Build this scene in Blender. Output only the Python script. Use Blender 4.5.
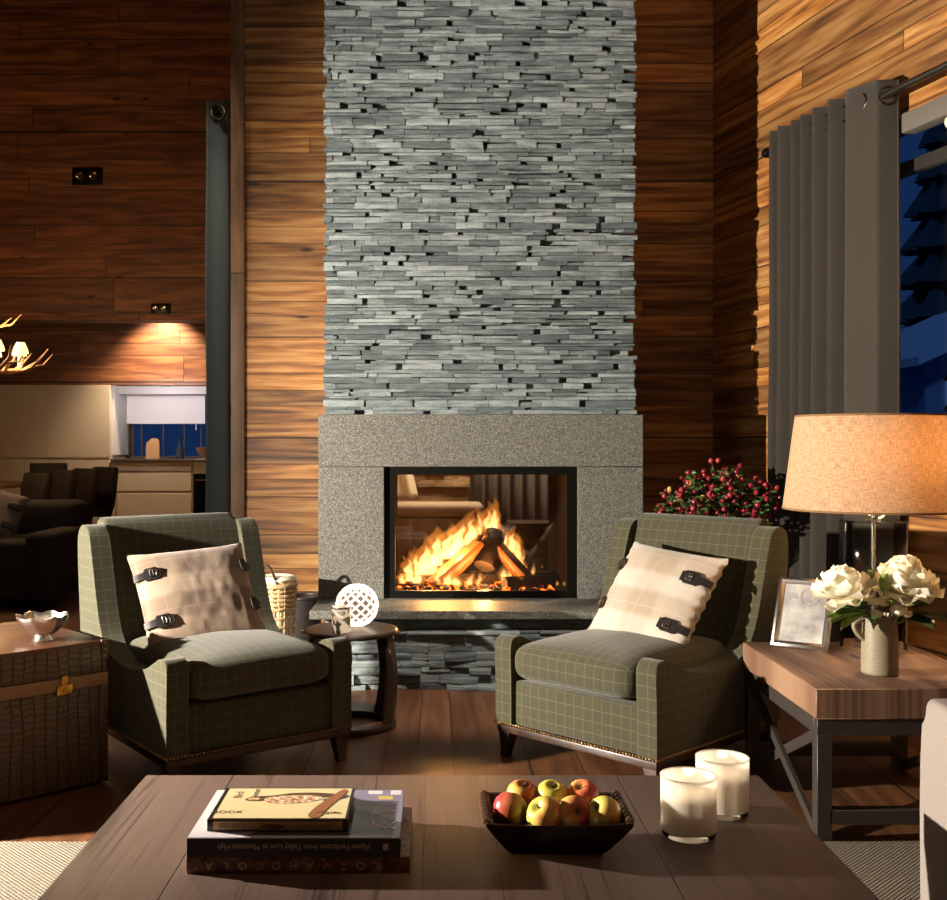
import bpy, bmesh, math, random
from mathutils import Vector, Matrix, noise
PI = math.pi
for o in list(bpy.data.objects):
    bpy.data.objects.remove(o)
SC = bpy.context.scene
COL = SC.collection

# ------------------------------------------------------------------ camera, world, lights, exposure
FPX, VX, VY, EYE = 1080.0, 434.0, 445.0, 1.2
cam_d = bpy.data.cameras.new('camera')
cam_d.sensor_fit = 'HORIZONTAL'; cam_d.sensor_width = 36.0
cam_d.lens = FPX / 947 * 36.0
cam_d.shift_x = (473.5 - VX) / 947; cam_d.shift_y = (VY - 450) / 947
cam_d.clip_start = .05; cam_d.clip_end = 200
cam = bpy.data.objects.new('camera', cam_d); COL.objects.link(cam)
cam.location = (0, 0, EYE); cam.rotation_euler = (PI / 2, 0, 0)
SC.camera = cam

w = bpy.data.worlds.new('night_sky'); SC.world = w; w.use_nodes = True
_wn = w.node_tree
_bg = _wn.nodes['Background']
_bg.inputs[0].default_value = (.012, .045, .16, 1); _bg.inputs[1].default_value = .45

def lamp(name, kind, loc, power, color, target=None, **kw):
    d = bpy.data.lights.new(name, kind); d.energy = power; d.color = color
    for k, v in kw.items(): setattr(d, k, v)
    o = bpy.data.objects.new(name, d); COL.objects.link(o); o.location = loc
    if target is not None:
        o.rotation_euler = (Vector(target) - Vector(loc)).to_track_quat('-Z', 'Y').to_euler()
    return o
WARM = (1.0, .70, .42)
lamp('spot_from_the_left', 'SPOT', (-3.3, 2.83, 1.28), 2500, (1.0, .90, .76), (1.2, 4.40, 1.25), spot_size=math.radians(98), spot_blend=.65, shadow_soft_size=.035)
lamp('spot_over_the_stone', 'SPOT', (.24, 4.9, 5.9), 120, (.86, .95, 1.0), (.24, 5.75, 2.3), spot_size=math.radians(50), spot_blend=.6, shadow_soft_size=.06)
lamp('hall_curtain_fill', 'SPOT', (-2.5, 5.9, 5.6), 330, (1.0, .92, .82), (-1.5, 7.35, 1.6), spot_size=math.radians(34), spot_blend=.8, shadow_soft_size=.08)  # unseen spot added to brighten the slate curtain
lamp('spot_over_the_hearth', 'SPOT', (.12, 2.5, 4.6), 1100, (1.0, .90, .76), (.10, 5.15, .16), spot_size=math.radians(19), spot_blend=.7, shadow_soft_size=.04)
lamp('room_fill', 'AREA', (0, 1.2, 5.9), 38, (1.0, .78, .55), (0, 4.2, 0), shape='RECTANGLE', size=4.5, size_y=3.0)  # unseen area light added as ambient fill for the dark walls
SC.view_settings.view_transform = 'Standard'; SC.view_settings.look = 'None'
SC.view_settings.gamma = 1; SC.view_settings.use_curve_mapping = False
SC.view_settings.exposure = 0.0

# ------------------------------------------------------------------ helpers
def at(px, py, d):
    return Vector(((px - VX) / FPX * d, d, EYE - (py - VY) / FPX * d))
def C(h, k=1.0):
    h = h.lstrip('#'); out = []
    for i in (0, 2, 4):
        v = int(h[i:i + 2], 16) / 255
        out.append((v / 12.92 if v <= .04045 else ((v + .055) / 1.055) ** 2.4) * k)
    return (*out, 1)

class NT:
    def __init__(s, name):
        s.m = bpy.data.materials.new(name); s.m.use_nodes = True
        s.t = s.m.node_tree; s.b = s.t.nodes['Principled BSDF']; s.out = s.t.nodes['Material Output']
    def n(s, typ, ins=None, **kw):
        nd = s.t.nodes.new('ShaderNode' + typ)
        for k, v in kw.items(): setattr(nd, k, v)
        for k, v in (ins or {}).items(): s.set(nd.inputs[k], v)
        return nd
    def set(s, sock, v):
        if isinstance(v, bpy.types.NodeSocket): s.t.links.new(v, sock)
        elif isinstance(v, bpy.types.Node): s.t.links.new(v.outputs[0], sock)
        else: sock.default_value = v
    def M(s, op, a, b=0.0, c=0.0):
        nd = s.n('Math', {0: a, 1: b, 2: c}, operation=op); return nd.outputs[0]
    def xyz(s, x, y, z):
        return s.n('CombineXYZ', {0: x, 1: y, 2: z}).outputs[0]
    def ramp(s, f, stops):
        nd = s.n('ValToRGB', {0: f}); cr = nd.color_ramp
        while len(cr.elements) < len(stops): cr.elements.new(.5)
        for e, (p, c) in zip(cr.elements, stops): e.position = p; e.color = c
        return nd.outputs[0]
    def mix(s, f, a, b, mode='MIX'):
        nd = s.n('Mix', data_type='RGBA', blend_type=mode)
        s.set(nd.inputs[0], f); s.set(nd.inputs[6], a); s.set(nd.inputs[7], b); return nd.outputs[2]
    def noise(s, vec, scale, detail=3, rough=.5, dist=0.0):
        nd = s.n('TexNoise', {'Scale': scale, 'Detail': detail, 'Roughness': rough, 'Distortion': dist})
        if vec is not None: s.set(nd.inputs['Vector'], vec)
        return nd.outputs[0]
    def bump(s, h, strength=.3, dist=.01):
        s.set(s.b.inputs['Normal'], s.n('Bump', {'Height': h, 'Strength': strength, 'Distance': dist}))
    def p(s, **kw):
        al = dict(col='Base Color', rough='Roughness', metal='Metallic', trans='Transmission Weight', ior='IOR', spec='Specular IOR Level',
                  emi='Emission Color', es='Emission Strength', alpha='Alpha', sheen='Sheen Weight', coat='Coat Weight', sss='Subsurface Weight')
        for k, v in kw.items(): s.set(s.b.inputs[al[k]], v)
        return s
    def obj(s): return s.n('TexCoord').outputs['Object']
    def uv(s): return s.n('TexCoord').outputs['UV']
    def rnd(s): return s.n('ObjectInfo').outputs['Random']
    def shade(s, node):
        s.t.links.new(node.outputs[0] if isinstance(node, bpy.types.Node) else node, s.out.inputs['Surface'])

def plain(name, col, rough=.5, metal=0.0, bump=0, bscale=60, var=.0, **kw):
    t = NT(name); c = col
    nz = t.noise(t.obj(), bscale, 4)
    if var: c = t.mix(nz, tuple(x * (1 - var) for x in col[:3]) + (1,), tuple(min(1, x * (1 + var)) for x in col[:3]) + (1,))
    t.p(col=c, rough=rough, metal=metal, **kw)
    if bump: t.bump(nz, bump, .004)
    return t.m

def wood(name, light, mid, dark, pw=.15, pl=2.2, u='X', v='Z', rough=.55, grain=1.0, gap=.016, tint=.45, knots=True, bump=.35, fine=48, hue=.35, grey='#6b5a48', fw=.38):
    t = NT(name); sp = t.n('SeparateXYZ', {0: t.obj()})
    U = sp.outputs[u]; V = t.M('ADD', sp.outputs[v], .31 * pw)
    vv = t.M('DIVIDE', V, pw)
    vv = t.M('ADD', vv, t.M('MULTIPLY', t.M('SINE', t.M('MULTIPLY', vv, 1.73)), .33))
    row = t.M('FLOOR', vv); fr = t.M('FRACT', vv)
    r1 = t.n('TexWhiteNoise', {'W': row}, noise_dimensions='1D').outputs[0]
    uu = t.M('ADD', t.M('DIVIDE', U, pl), t.M('MULTIPLY', r1, 7.3))
    colm = t.M('FLOOR', uu); fu = t.M('FRACT', uu)
    pid = t.M('ADD', t.M('MULTIPLY', row, 17.31), t.M('MULTIPLY', colm, 5.17))
    wn = t.n('TexWhiteNoise', {'W': pid}, noise_dimensions='1D')
    rv = wn.outputs[0]; rc = t.n('SeparateColor', {0: wn.outputs[1]})
    off = t.M('MULTIPLY', rv, 37.0)
    k = .15 / pw
    g1 = t.noise(t.xyz(t.M('ADD', t.M('MULTIPLY', U, .8), off), t.M('MULTIPLY', V, 8.5 * k), off), 1.0, 5, .60, 1.2)
    wv = t.n('TexWave', {'Vector': t.xyz(t.M('ADD', t.M('MULTIPLY', U, .2), off), t.M('MULTIPLY', V, 1.7 * k), off), 'Scale': 2.0, 'Distortion': 11.0, 'Detail': 2.0, 'Detail Scale': 2.2}, wave_type='BANDS', bands_direction='Y').outputs[0]
    g2 = t.noise(t.xyz(t.M('ADD', t.M('MULTIPLY', U, 1.6), off), t.M('MULTIPLY', V, fine), off), 1.0, 4, .65, .6)
    g = t.M('ADD', t.M('ADD', t.M('MULTIPLY', g1, .50), t.M('MULTIPLY', wv, .13)), t.M('MULTIPLY', g2, fw))
    g = t.M('ADD', t.M('MULTIPLY', t.M('SUBTRACT', g, .50), grain), .48)
    col = t.ramp(g, [(.27, dark), (.46, mid), (.68, light)])
    col = t.mix(t.M('MULTIPLY', rc.outputs[1], hue), col, t.mix(g, tuple(x * .35 for x in C(grey)[:3]) + (1,), C(grey)))
    br = t.M('ADD', t.M('MULTIPLY', rc.outputs[0], tint * 1.6), 1 - tint)
    bc = t.n('CombineColor', {0: br, 1: br, 2: br}).outputs[0]
    col = t.mix(1.0, col, bc, 'MULTIPLY')
    hgt = g
    if knots:
        vo = t.n('TexVoronoi', {'Vector': t.xyz(t.M('ADD', t.M('MULTIPLY', U, 1.5), off), t.M('MULTIPLY', V, 4.2), off), 'Scale': 1.6, 'Randomness': 1.0})
        kn = t.n('MapRange', {0: vo.outputs['Distance'], 1: .05, 2: .14, 3: 1.0, 4: 0.0}).outputs[0]
        kn = t.M('MULTIPLY', kn, t.M('GREATER_THAN', t.n('SeparateColor', {0: vo.outputs['Color']}).outputs[0], .55))
        col = t.mix(kn, col, tuple(x * .35 for x in dark[:3]) + (1,))
    e = t.M('MINIMUM', fr, t.M('SUBTRACT', 1.0, fr))
    ge = t.n('MapRange', {0: e, 1: gap * .4, 2: gap * 1.6, 3: 0.0, 4: 1.0}).outputs[0]
    eu = t.M('MINIMUM', fu, t.M('SUBTRACT', 1.0, fu))
    gu = t.n('MapRange', {0: eu, 1: .0006, 2: .002, 3: .25, 4: 1.0}).outputs[0]
    ga = t.M('MULTIPLY', ge, gu)
    col = t.mix(ga, tuple(x * .18 for x in dark[:3]) + (1,), col)
    t.p(col=col, rough=t.M('ADD', t.M('MULTIPLY', g2, .25), rough - .12))
    t.bump(t.M('ADD', t.M('MULTIPLY', hgt, .12), t.M('MULTIPLY', ga, .9)), bump, .006)
    return t.m

class MB:
    """collects geometry of ONE mesh object"""
    def __init__(s): s.bm = bmesh.new(); s.tone = s.bm.verts.layers.float_color.new('tone'); s.cur = None
    def _x(s, vs, M):
        if M is not None: bmesh.ops.transform(s.bm, matrix=M, verts=vs)
        if s.cur is not None:
            for v in vs: v[s.tone] = (s.cur, s.cur, s.cur, 1)
        return vs
    def box(s, c, d, bev=0, seg=2, M=None, rot=None):
        r = bmesh.ops.create_cube(s.bm, size=1); vs = r['verts']
        bmesh.ops.scale(s.bm, vec=d, verts=vs)
        if bev:
            es = list({e for v in vs for e in v.link_edges})
            rb = bmesh.ops.bevel(s.bm, geom=es, offset=bev, segments=seg, profile=.5, affect='EDGES')
            vs = list({v for f in rb['faces'] for v in f.verts} | {v for v in vs if v.is_valid})
        if rot is not None: bmesh.ops.rotate(s.bm, matrix=rot, cent=(0, 0, 0), verts=vs)
        bmesh.ops.translate(s.bm, vec=c, verts=vs)
        return s._x(vs, M)
    def b2(s, a, b, bev=0, seg=2, M=None):
        a = Vector(a); b = Vector(b)
        return s.box((a + b) / 2, [abs(x) for x in (b - a)], bev, seg, M)
    def lathe(s, prof, n=24, c=(0, 0, 0), cap0=False, cap1=False, fn=None, M=None, a0=0):
        rings = []
        for r, z in prof:
            if r < 1e-6: rings.append([s.bm.verts.new((c[0], c[1], c[2] + z))]); continue
            ring = []
            for i in range(n):
                a = a0 + 2 * PI * i / n; rr = r
                if fn: rr = r * fn(a, z)
                ring.append(s.bm.verts.new((c[0] + rr * math.cos(a), c[1] + rr * math.sin(a), c[2] + z)))
            rings.append(ring)
        for A, B in zip(rings, rings[1:]):
            if len(A) == 1 and len(B) == 1: continue
            for i in range(n):
                j = (i + 1) % n
                if len(A) == 1: s.bm.faces.new((A[0], B[j], B[i]))
                elif len(B) == 1: s.bm.faces.new((A[i], A[j], B[0]))
                else: s.bm.faces.new((A[i], A[j], B[j], B[i]))
        if cap0 and len(rings[0]) > 1: s.bm.faces.new(list(reversed(rings[0])))
        if cap1 and len(rings[-1]) > 1: s.bm.faces.new(rings[-1])
        return s._x([v for r in rings for v in r], M)
    def tube(s, pts, rad, n=8, cap=True, closed=False, M=None, flat=1.0):
        pts = [Vector(p) for p in pts]; m = len(pts); rings = []; up = None
        for i, p in enumerate(pts):
            if closed: t = pts[(i + 1) % m] - pts[i - 1]
            else: t = pts[min(i + 1, m - 1)] - pts[max(i - 1, 0)]
            if t.length < 1e-9: t = Vector((0, 0, 1))
            t.normalize()
            if up is None:
                up = Vector((0, 0, 1)) if abs(t.z) < .9 else Vector((1, 0, 0))
            x = t.cross(up)
            if x.length < 1e-6: x = t.orthogonal()
            x.normalize(); y = x.cross(t).normalized(); up = y
            r = rad[i] if isinstance(rad, (list, tuple)) else rad
            rings.append([s.bm.verts.new(p + (x * math.cos(2 * PI * k / n) + y * math.sin(2 * PI * k / n) * flat) * max(r, 1e-4)) for k in range(n)])
        pr = list(zip(rings, rings[1:])) + ([(rings[-1], rings[0])] if closed else [])
        for A, B in pr:
            for k in range(n):
                j = (k + 1) % n; s.bm.faces.new((A[k], A[j], B[j], B[k]))
        if cap and not closed:
            s.bm.faces.new(list(reversed(rings[0]))); s.bm.faces.new(rings[-1])
        return s._x([v for r in rings for v in r], M)
    def prism(s, poly, x0, x1, axis='X', bev=0, seg=3, M=None):
        """poly in the other two axes, extruded from x0 to x1"""
        def mk(p, t):
            return {'X': (t, p[0], p[1]), 'Y': (p[0], t, p[1]), 'Z': (p[0], p[1], t)}[axis]
        A = [s.bm.verts.new(mk(p, x0)) for p in poly]; B = [s.bm.verts.new(mk(p, x1)) for p in poly]
        fa = s.bm.faces.new(A); fb = s.bm.faces.new(list(reversed(B))); n = len(poly)
        for i in range(n):
            j = (i + 1) % n; s.bm.faces.new((A[j], A[i], B[i], B[j]))
        vs = A + B
        if bev:
            es = list(set(fa.edges) | set(fb.edges))
            r = bmesh.ops.bevel(s.bm, geom=es, offset=bev, segments=seg, profile=.5, affect='EDGES', clamp_overlap=True)
            vs = list({v for f in r['faces'] for v in f.verts} | {v for v in vs if v.is_valid})
        return s._x(vs, M)
    def grid(s, fn, nu, nv, M=None, wrap=False):
        g = [[s.bm.verts.new(fn(i / nu, j / nv)) for j in range(nv + 1)] for i in range(nu + (0 if wrap else 1))]
        n = len(g)
        for i in range(nu if wrap else nu):
            if not wrap and i + 1 >= n: break
            for j in range(nv):
                a, b = g[i], g[(i + 1) % n]
                s.bm.faces.new((a[j], b[j], b[j + 1], a[j + 1]))
        return s._x([v for r in g for v in r], M)
    def ball(s, c, r, sub=2, M=None, sc=(1, 1, 1)):
        vs = bmesh.ops.create_icosphere(s.bm, subdivisions=sub, radius=r)['verts']
        bmesh.ops.scale(s.bm, vec=sc, verts=vs); bmesh.ops.translate(s.bm, vec=c, verts=vs)
        return s._x(vs, M)
    def build(s, name, mat=None, parent=None, smooth=40, uv=False, solid=0, sub=0, loc=None, rz=None, mat2=None):
        bm = s.bm
        bmesh.ops.recalc_face_normals(bm, faces=bm.faces)
        if uv:
            l = bm.loops.layers.uv.new('UVMap')
            for f in bm.faces:
                nx, ny, nz = (abs(a) for a in f.normal)
                for lp in f.loops:
                    c = lp.vert.co
                    lp[l].uv = (c.x, c.y) if nz > max(nx, ny) * 1.0 else ((c.y, c.z) if nx > ny else (c.x, c.z))
        me = bpy.data.meshes.new(name); bm.to_mesh(me); bm.free()
        if smooth:
            me.shade_smooth(); me.set_sharp_from_angle(angle=math.radians(smooth))
        o = bpy.data.objects.new(name, me); COL.objects.link(o)
        if mat: me.materials.append(mat)
        if parent is not None: o.parent = parent
        if loc is not None: o.location = loc
        if rz is not None: o.rotation_euler = (0, 0, rz)
        if solid:
            md = o.modifiers.new('thick', 'SOLIDIFY'); md.thickness = solid; md.offset = 0
        if sub:
            md = o.modifiers.new('sub', 'SUBSURF'); md.levels = sub; md.render_levels = sub
        return o

def tag(o, label=None, cat=None, group=None, kind=None):
    if label: o['label'] = label
    if cat: o['category'] = cat
    if group: o['group'] = group
    if kind: o['kind'] = kind
    return o
def thing(name, label, cat, loc=(0, 0, 0), rz=0, group=None):
    o = bpy.data.objects.new(name, None); COL.objects.link(o); o.empty_display_size = .1
    o.location = loc; o.rotation_euler = (0, 0, rz)
    return tag(o, label, cat, group)
def struct(o): o['kind'] = 'structure'; return o
def copy_tree(o, parent=None):
    c = o.copy(); COL.objects.link(c)
    if parent is not None: c.parent = parent
    for ch in list(o.children): copy_tree(ch, c)
    return c
def text(s, name, mat, size, loc, rot, parent, ext=.0003, align='CENTER', sx=1.0):
    cu = bpy.data.curves.new(name, 'FONT'); cu.body = s; cu.size = size; cu.extrude = ext
    cu.align_x = align; cu.align_y = 'CENTER'; cu.materials.append(mat); cu.resolution_u = 3
    o = bpy.data.objects.new(name, cu); COL.objects.link(o); o.parent = parent
    me = bpy.data.meshes.new_from_object(o.evaluated_get(bpy.context.evaluated_depsgraph_get())); bpy.data.objects.remove(o)
    if not me.materials: me.materials.append(mat)
    o = bpy.data.objects.new(name, me); COL.objects.link(o); o.parent = parent
    o.location = loc; o.rotation_euler = rot; o.scale = (sx, 1, 1)
    return o
def Rz(a): return Matrix.Rotation(a, 4, 'Z')
def Rx(a): return Matrix.Rotation(a, 4, 'X')
def Ry(a): return Matrix.Rotation(a, 4, 'Y')
def T(*v): return Matrix.Translation(Vector(v))
random.seed(7)

# ------------------------------------------------------------------ materials
WALLWOOD = wood('reclaimed_wood', C('#d09a5a'), C('#a4692f'), C('#4a2711'), pw=.145, pl=2.6, grain=1.35, tint=.40, hue=.3)
DARKWALL = wood('aged_wood_dining', C('#9a6238'), C('#6a3c1e'), C('#34190c'), pw=.23, pl=4.2, grain=1.0, tint=.22, hue=.2)
POSTWOOD = wood('post_wood', C('#a8794a'), C('#7a5230'), C('#3a2413'), pw=.4, pl=3.0, u='Z', v='X', gap=.001)
FLOORW = wood('oak_floor', C('#7a4f30'), C('#5c3820'), C('#33200f'), pw=.19, pl=2.0, u='Y', v='X', rough=.42, grain=.8, tint=.22, gap=.012, knots=False, bump=.12, hue=.1)
TABLEW = wood('dark_stained_wood', C('#55423a'), C('#2a1d19'), C('#0d0706'), pw=.21, pl=3.0, u='Y', v='X', rough=.52, grain=1.5, tint=.12, fw=.72, gap=.004, knots=False, bump=.35, fine=90, hue=.05)
SIDEW = wood('reclaimed_table_wood', C('#96735a'), C('#6a4835'), C('#38241a'), pw=.3, pl=3.0, u='Y', v='X', rough=.6, grain=1.6, fw=.45, gap=.003, tint=.15, bump=.4)
DARKW = wood('walnut_dark', C('#4a3226'), C('#30201a'), C('#1a100c'), pw=.3, pl=3, u='Z', v='X', rough=.35, gap=.001, knots=False, bump=.08)
STEEL = plain('dark_steel', C('#4b443f'), .45, .6, .08, 40, .2)
BLACKM = plain('black_metal', C('#15130f'), .4, .7)
CHROME = plain('polished_chrome', C('#d8d4cc'), .14, 1.0)
SILVER = plain('silver', C('#e6e3e0'), .24, 1.0, .25, 22)
BRASS = plain('aged_brass', C('#c89a45'), .3, 1.0)
LEATHER = plain('black_leather', C('#0e0908'), .45, 0, .3, 120)
WHITEP = plain('white_ceiling_wax', C('#f1e4cf'), .45)
IVORY = plain('cream_lacquer', C('#bba88a'), .45, 0, 0, 30, .04)
BLINDM = plain('roller_blind_fabric', C('#efe9e6'), .8, 0, .05, 300)
DARKFAB = plain('dark_brown_leather', C('#2a211d'), .7, 0, .2, 60, .2)
DARKSOFA = plain('charcoal_fabric', C('#26221f'), .9, 0, .3, 300, .2)
GREYFAB = plain('grey_upholstery', C('#857c75'), .95, 0, .35, 420, .12)
WAX = plain('candle_wax', C('#f3e3cb'), .5, sss=.0)
EMBER = NT('embers'); EMBER.p(col=C('#120806'), rough=.9, emi=C('#ff5a12'), es=EMBER.M('MULTIPLY', EMBER.M('GREATER_THAN', EMBER.noise(EMBER.obj(), 26, 3), .55), 5.0)); EMBER = EMBER.m

def stone_mat(name, a, b, c):
    t = NT(name)
    tn = t.n('Attribute', attribute_name='tone').outputs['Fac']
    sp = t.n('SeparateXYZ', {0: t.obj()})
    st = t.noise(t.xyz(t.M('MULTIPLY', sp.outputs[0], 7.0), t.M('MULTIPLY', sp.outputs[1], 7.0), t.M('MULTIPLY', sp.outputs[2], 55.0)), 1.0, 6, .65)
    fi = t.noise(t.obj(), 90, 4, .6)
    f = t.M('ADD', t.M('ADD', t.M('MULTIPLY', st, .75), t.M('MULTIPLY', tn, .26)), t.M('MULTIPLY', fi, .24))
    t.p(col=t.ramp(f, [(.32, a), (.58, b), (.86, c)]), rough=.72)
    t.bump(t.M('ADD', st, t.M('MULTIPLY', fi, .4)), .55, .012)
    return t.m
SLATE = stone_mat('split_slate', C('#1f2526'), C('#525b5d'), C('#8d9595'))
TANSTONE = stone_mat('tan_stone', C('#6a553f'), C('#96795a'), C('#b99b78'))

def granite():
    t = NT('flamed_granite')
    a = t.noise(t.obj(), 170, 2, .7); b = t.noise(t.obj(), 60, 3, .6)
    f = t.M('ADD', t.M('MULTIPLY', a, .75), t.M('MULTIPLY', b, .25))
    t.p(col=t.ramp(f, [(.36, C('#262623')), (.5, C('#575650')), (.64, C('#8c897e'))]), rough=.5)
    t.bump(a, .2, .002); return t.m
GRANITE = granite()

def tweed(name, base, dark, line, sp=.042):
    t = NT(name); uv = t.n('SeparateXYZ', {0: t.uv()})
    def ln(c, wd):
        f = t.M('ABSOLUTE', t.M('SUBTRACT', t.M('FRACT', t.M('DIVIDE', c, sp)), .5))
        return t.n('MapRange', {0: f, 1: .5 - wd * 1.6, 2: .5 - wd * .5, 3: 0.0, 4: 1.0}).outputs[0]
    l = t.M('MAXIMUM', ln(uv.outputs[0], .03), ln(uv.outputs[1], .03))
    nz = t.noise(t.uv(), 900, 2, .7); n2 = t.noise(t.obj(), 14, 3)
    col = t.mix(t.M('ADD', t.M('MULTIPLY', nz, .7), t.M('MULTIPLY', n2, .3)), dark, base)
    col = t.mix(t.M('MULTIPLY', l, .18), col, line)
    t.p(col=col, rough=.95, sheen=.15); t.bump(nz, .3, .002); return t.m
TWEED = tweed('olive_windowpane_tweed', C('#44422b'), C('#242316'), C('#958a5a'))

def plaid(name, cream, band, line):
    t = NT(name); uv = t.n('SeparateXYZ', {0: t.uv()})
    def bands(c, freq, ph, lo, hi):
        f = t.M('ABSOLUTE', t.M('SUBTRACT', t.M('FRACT', t.M('ADD', t.M('MULTIPLY', c, freq), ph)), .5))
        return t.n('MapRange', {0: f, 1: lo, 2: hi, 3: 0.0, 4: 1.0}, interpolation_type='SMOOTHSTEP').outputs[0]
    bx = bands(uv.outputs[0], 3.4, .02, .22, .34); by = bands(uv.outputs[1], 5.2, .30, .14, .30)
    lx = bands(uv.outputs[0], 8.5, .2, .475, .49); ly = bands(uv.outputs[1], 8.5, .6, .475, .49)
    nz = t.noise(t.uv(), 500, 2, .7)
    f = t.M('ADD', t.M('MULTIPLY', bx, .35), t.M('MULTIPLY', by, .65))
    col = t.mix(f, cream, band)
    col = t.mix(t.M('MULTIPLY', t.M('MAXIMUM', lx, ly), .28), col, line)
    col = t.mix(t.M('MULTIPLY', nz, .25), col, tuple(x * .6 for x in cream[:3]) + (1,))
    t.p(col=col, rough=.95, sheen=.2); t.bump(nz, .25, .002); return t.m
PLAID_L = plaid('taupe_plaid_wool', C('#94806d'), C('#644f41'), C('#a39485'))
PLAID_R = plaid('cream_plaid_wool', C('#aea497'), C('#94826e'), C('#bdb4a8'))

def curtain_mat(name, a, b):
    t = NT(name); sp = t.n('SeparateXYZ', {0: t.obj()})
    nz = t.noise(t.xyz(t.M('MULTIPLY', sp.outputs[0], 260), t.M('MULTIPLY', sp.outputs[1], 260), t.M('MULTIPLY', sp.outputs[2], 160)), 1, 3, .7)
    t.p(col=t.mix(nz, a, b), rough=.95, sheen=.15); t.bump(nz, .25, .002); return t.m
CURT = curtain_mat('grey_wool_curtain', C('#221d19'), C('#463e35'))
CURT2 = curtain_mat('slate_curtain', C('#4a5352'), C('#76807c'))

def linen():
    t = NT('linen_shade'); uv = t.n('SeparateXYZ', {0: t.uv()})
    a = t.noise(t.xyz(t.M('MULTIPLY', uv.outputs[0], 40), t.M('MULTIPLY', uv.outputs[1], 420), 0), 1, 3, .7)
    b = t.noise(t.xyz(t.M('MULTIPLY', uv.outputs[0], 420), t.M('MULTIPLY', uv.outputs[1], 40), 3), 1, 3, .7)
    f = t.M('MULTIPLY', t.M('ADD', a, b), .5)
    col = t.ramp(f, [(.36, C('#967c60')), (.52, C('#ccb194')), (.66, C('#e8d6bd'))])
    d = t.n('BsdfDiffuse', {0: col}); tr = t.n('BsdfTranslucent', {0: col})
    t.shade(t.n('MixShader', {0: .5, 1: d.outputs[0], 2: tr.outputs[0]})); return t.m
LINEN = linen()

def thin_glass(name, tint=(1, 1, 1, 1), rough=0.0, ior=1.45):
    t = NT(name); fr = t.n('Fresnel', {'IOR': ior})
    t.shade(t.n('MixShader', {0: fr.outputs[0], 1: t.n('BsdfTransparent', {0: tint}).outputs[0], 2: t.n('BsdfGlossy', {0: (1, 1, 1, 1), 'Roughness': rough}).outputs[0]}))
    return t.m
PANE = thin_glass('window_glass', ior=1.12)
FIREPANE = thin_glass('fire_glass', (.97, .96, .94, 1))
JARGLASS = thin_glass('clear_jar_glass', (.96, .98, .98, 1), .02, 1.35)
def frosted():
    t = NT('frosted_glass')
    d = t.n('BsdfDiffuse', {0: C('#d8d2ca')}); tr = t.n('BsdfTranslucent', {0: C('#fbf3e6')}); tp = t.n('BsdfTransparent', {0: (1, .99, .97, 1)})
    gl = t.n('BsdfGlossy', {0: (1, 1, 1, 1), 'Roughness': .12})
    a = t.n('MixShader', {0: .5, 1: d.outputs[0], 2: tr.outputs[0]})
    b = t.n('MixShader', {0: .25, 1: a.outputs[0], 2: tp.outputs[0]})
    t.shade(t.n('MixShader', {0: .06, 1: b.outputs[0], 2: gl.outputs[0]})); return t.m
FROST = frosted()
def croc():
    t = NT('crocodile_leather'); sp = t.n('SeparateXYZ', {0: t.obj()})
    wob = t.noise(t.obj(), 7, 2); wo2 = t.noise(t.obj(), 11, 2)
    hz = t.M('ADD', t.M('ADD', sp.outputs[0], sp.outputs[1]), t.M('MULTIPLY', wob, .04)); cu = t.M('DIVIDE', hz, .040)
    ro = t.n('TexWhiteNoise', {'W': t.M('FLOOR', cu)}, noise_dimensions='1D').outputs[0]
    rv = t.M('ADD', t.M('DIVIDE', t.M('ADD', sp.outputs[2], t.M('MULTIPLY', wo2, .05)), .021), t.M('MULTIPLY', ro, 5.0))
    def edge(c, lo, hi):
        fr = t.M('FRACT', c); e = t.M('MINIMUM', fr, t.M('SUBTRACT', 1.0, fr)); return t.n('MapRange', {0: e, 1: lo, 2: hi, 3: 0.0, 4: 1.0}).outputs[0]
    f = t.M('MULTIPLY', edge(cu, .02, .10), t.M('ADD', t.M('MULTIPLY', edge(rv, .02, .16), .5), .5))
    nz = t.noise(t.obj(), 8, 3)
    c = t.mix(nz, C('#3c2c1f'), C('#6e5a46'))
    t.p(col=t.mix(f, C('#1b110a'), c), rough=.38, coat=.15)
    t.bump(f, .5, .006); return t.m
CROC = croc()
TRUNKL = plain('trunk_leather_edge', C('#4a2f1e'), .4, 0, .15, 50, .25)
TRUNKTOP = wood('trunk_top_wood', C('#8a5a3a'), C('#5a3522'), C('#2a160d'), pw=.5, pl=3, u='X', v='Y', rough=.3, gap=.001, knots=False, bump=.1)

def rugm():
    t = NT('woven_rug'); sp = t.n('SeparateXYZ', {0: t.obj()})
    a = t.M('SINE', t.M('MULTIPLY', t.M('ADD', sp.outputs[0], sp.outputs[1]), 420)); b = t.M('SINE', t.M('MULTIPLY', t.M('SUBTRACT', sp.outputs[0], sp.outputs[1]), 420))
    h = t.M('MULTIPLY', t.M('ADD', a, b), .25); n = t.noise(t.obj(), 120, 3)
    f = t.M('ADD', t.M('ADD', h, .25), t.M('MULTIPLY', n, .6))
    t.p(col=t.ramp(f, [(.2, C('#544b40')), (.75, C('#7f7565'))]), rough=1.0); t.bump(h, .6, .006); return t.m
RUG = rugm()

def flame(name, col, st):
    m = bpy.data.materials.new(name); m.use_nodes = True; t = m.node_tree
    t.nodes.remove(t.nodes['Principled BSDF'])
    e = t.nodes.new('ShaderNodeEmission'); e.inputs[0].default_value = col; e.inputs[1].default_value = st
    t.links.new(e.outputs[0], t.nodes['Material Output'].inputs['Volume']); return m
FLAME_O = flame('flame_outer', (1, .30, .045, 1), 13)
FLAME_I = flame('flame_core', (1, .58, .20, 1), 85)

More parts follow.
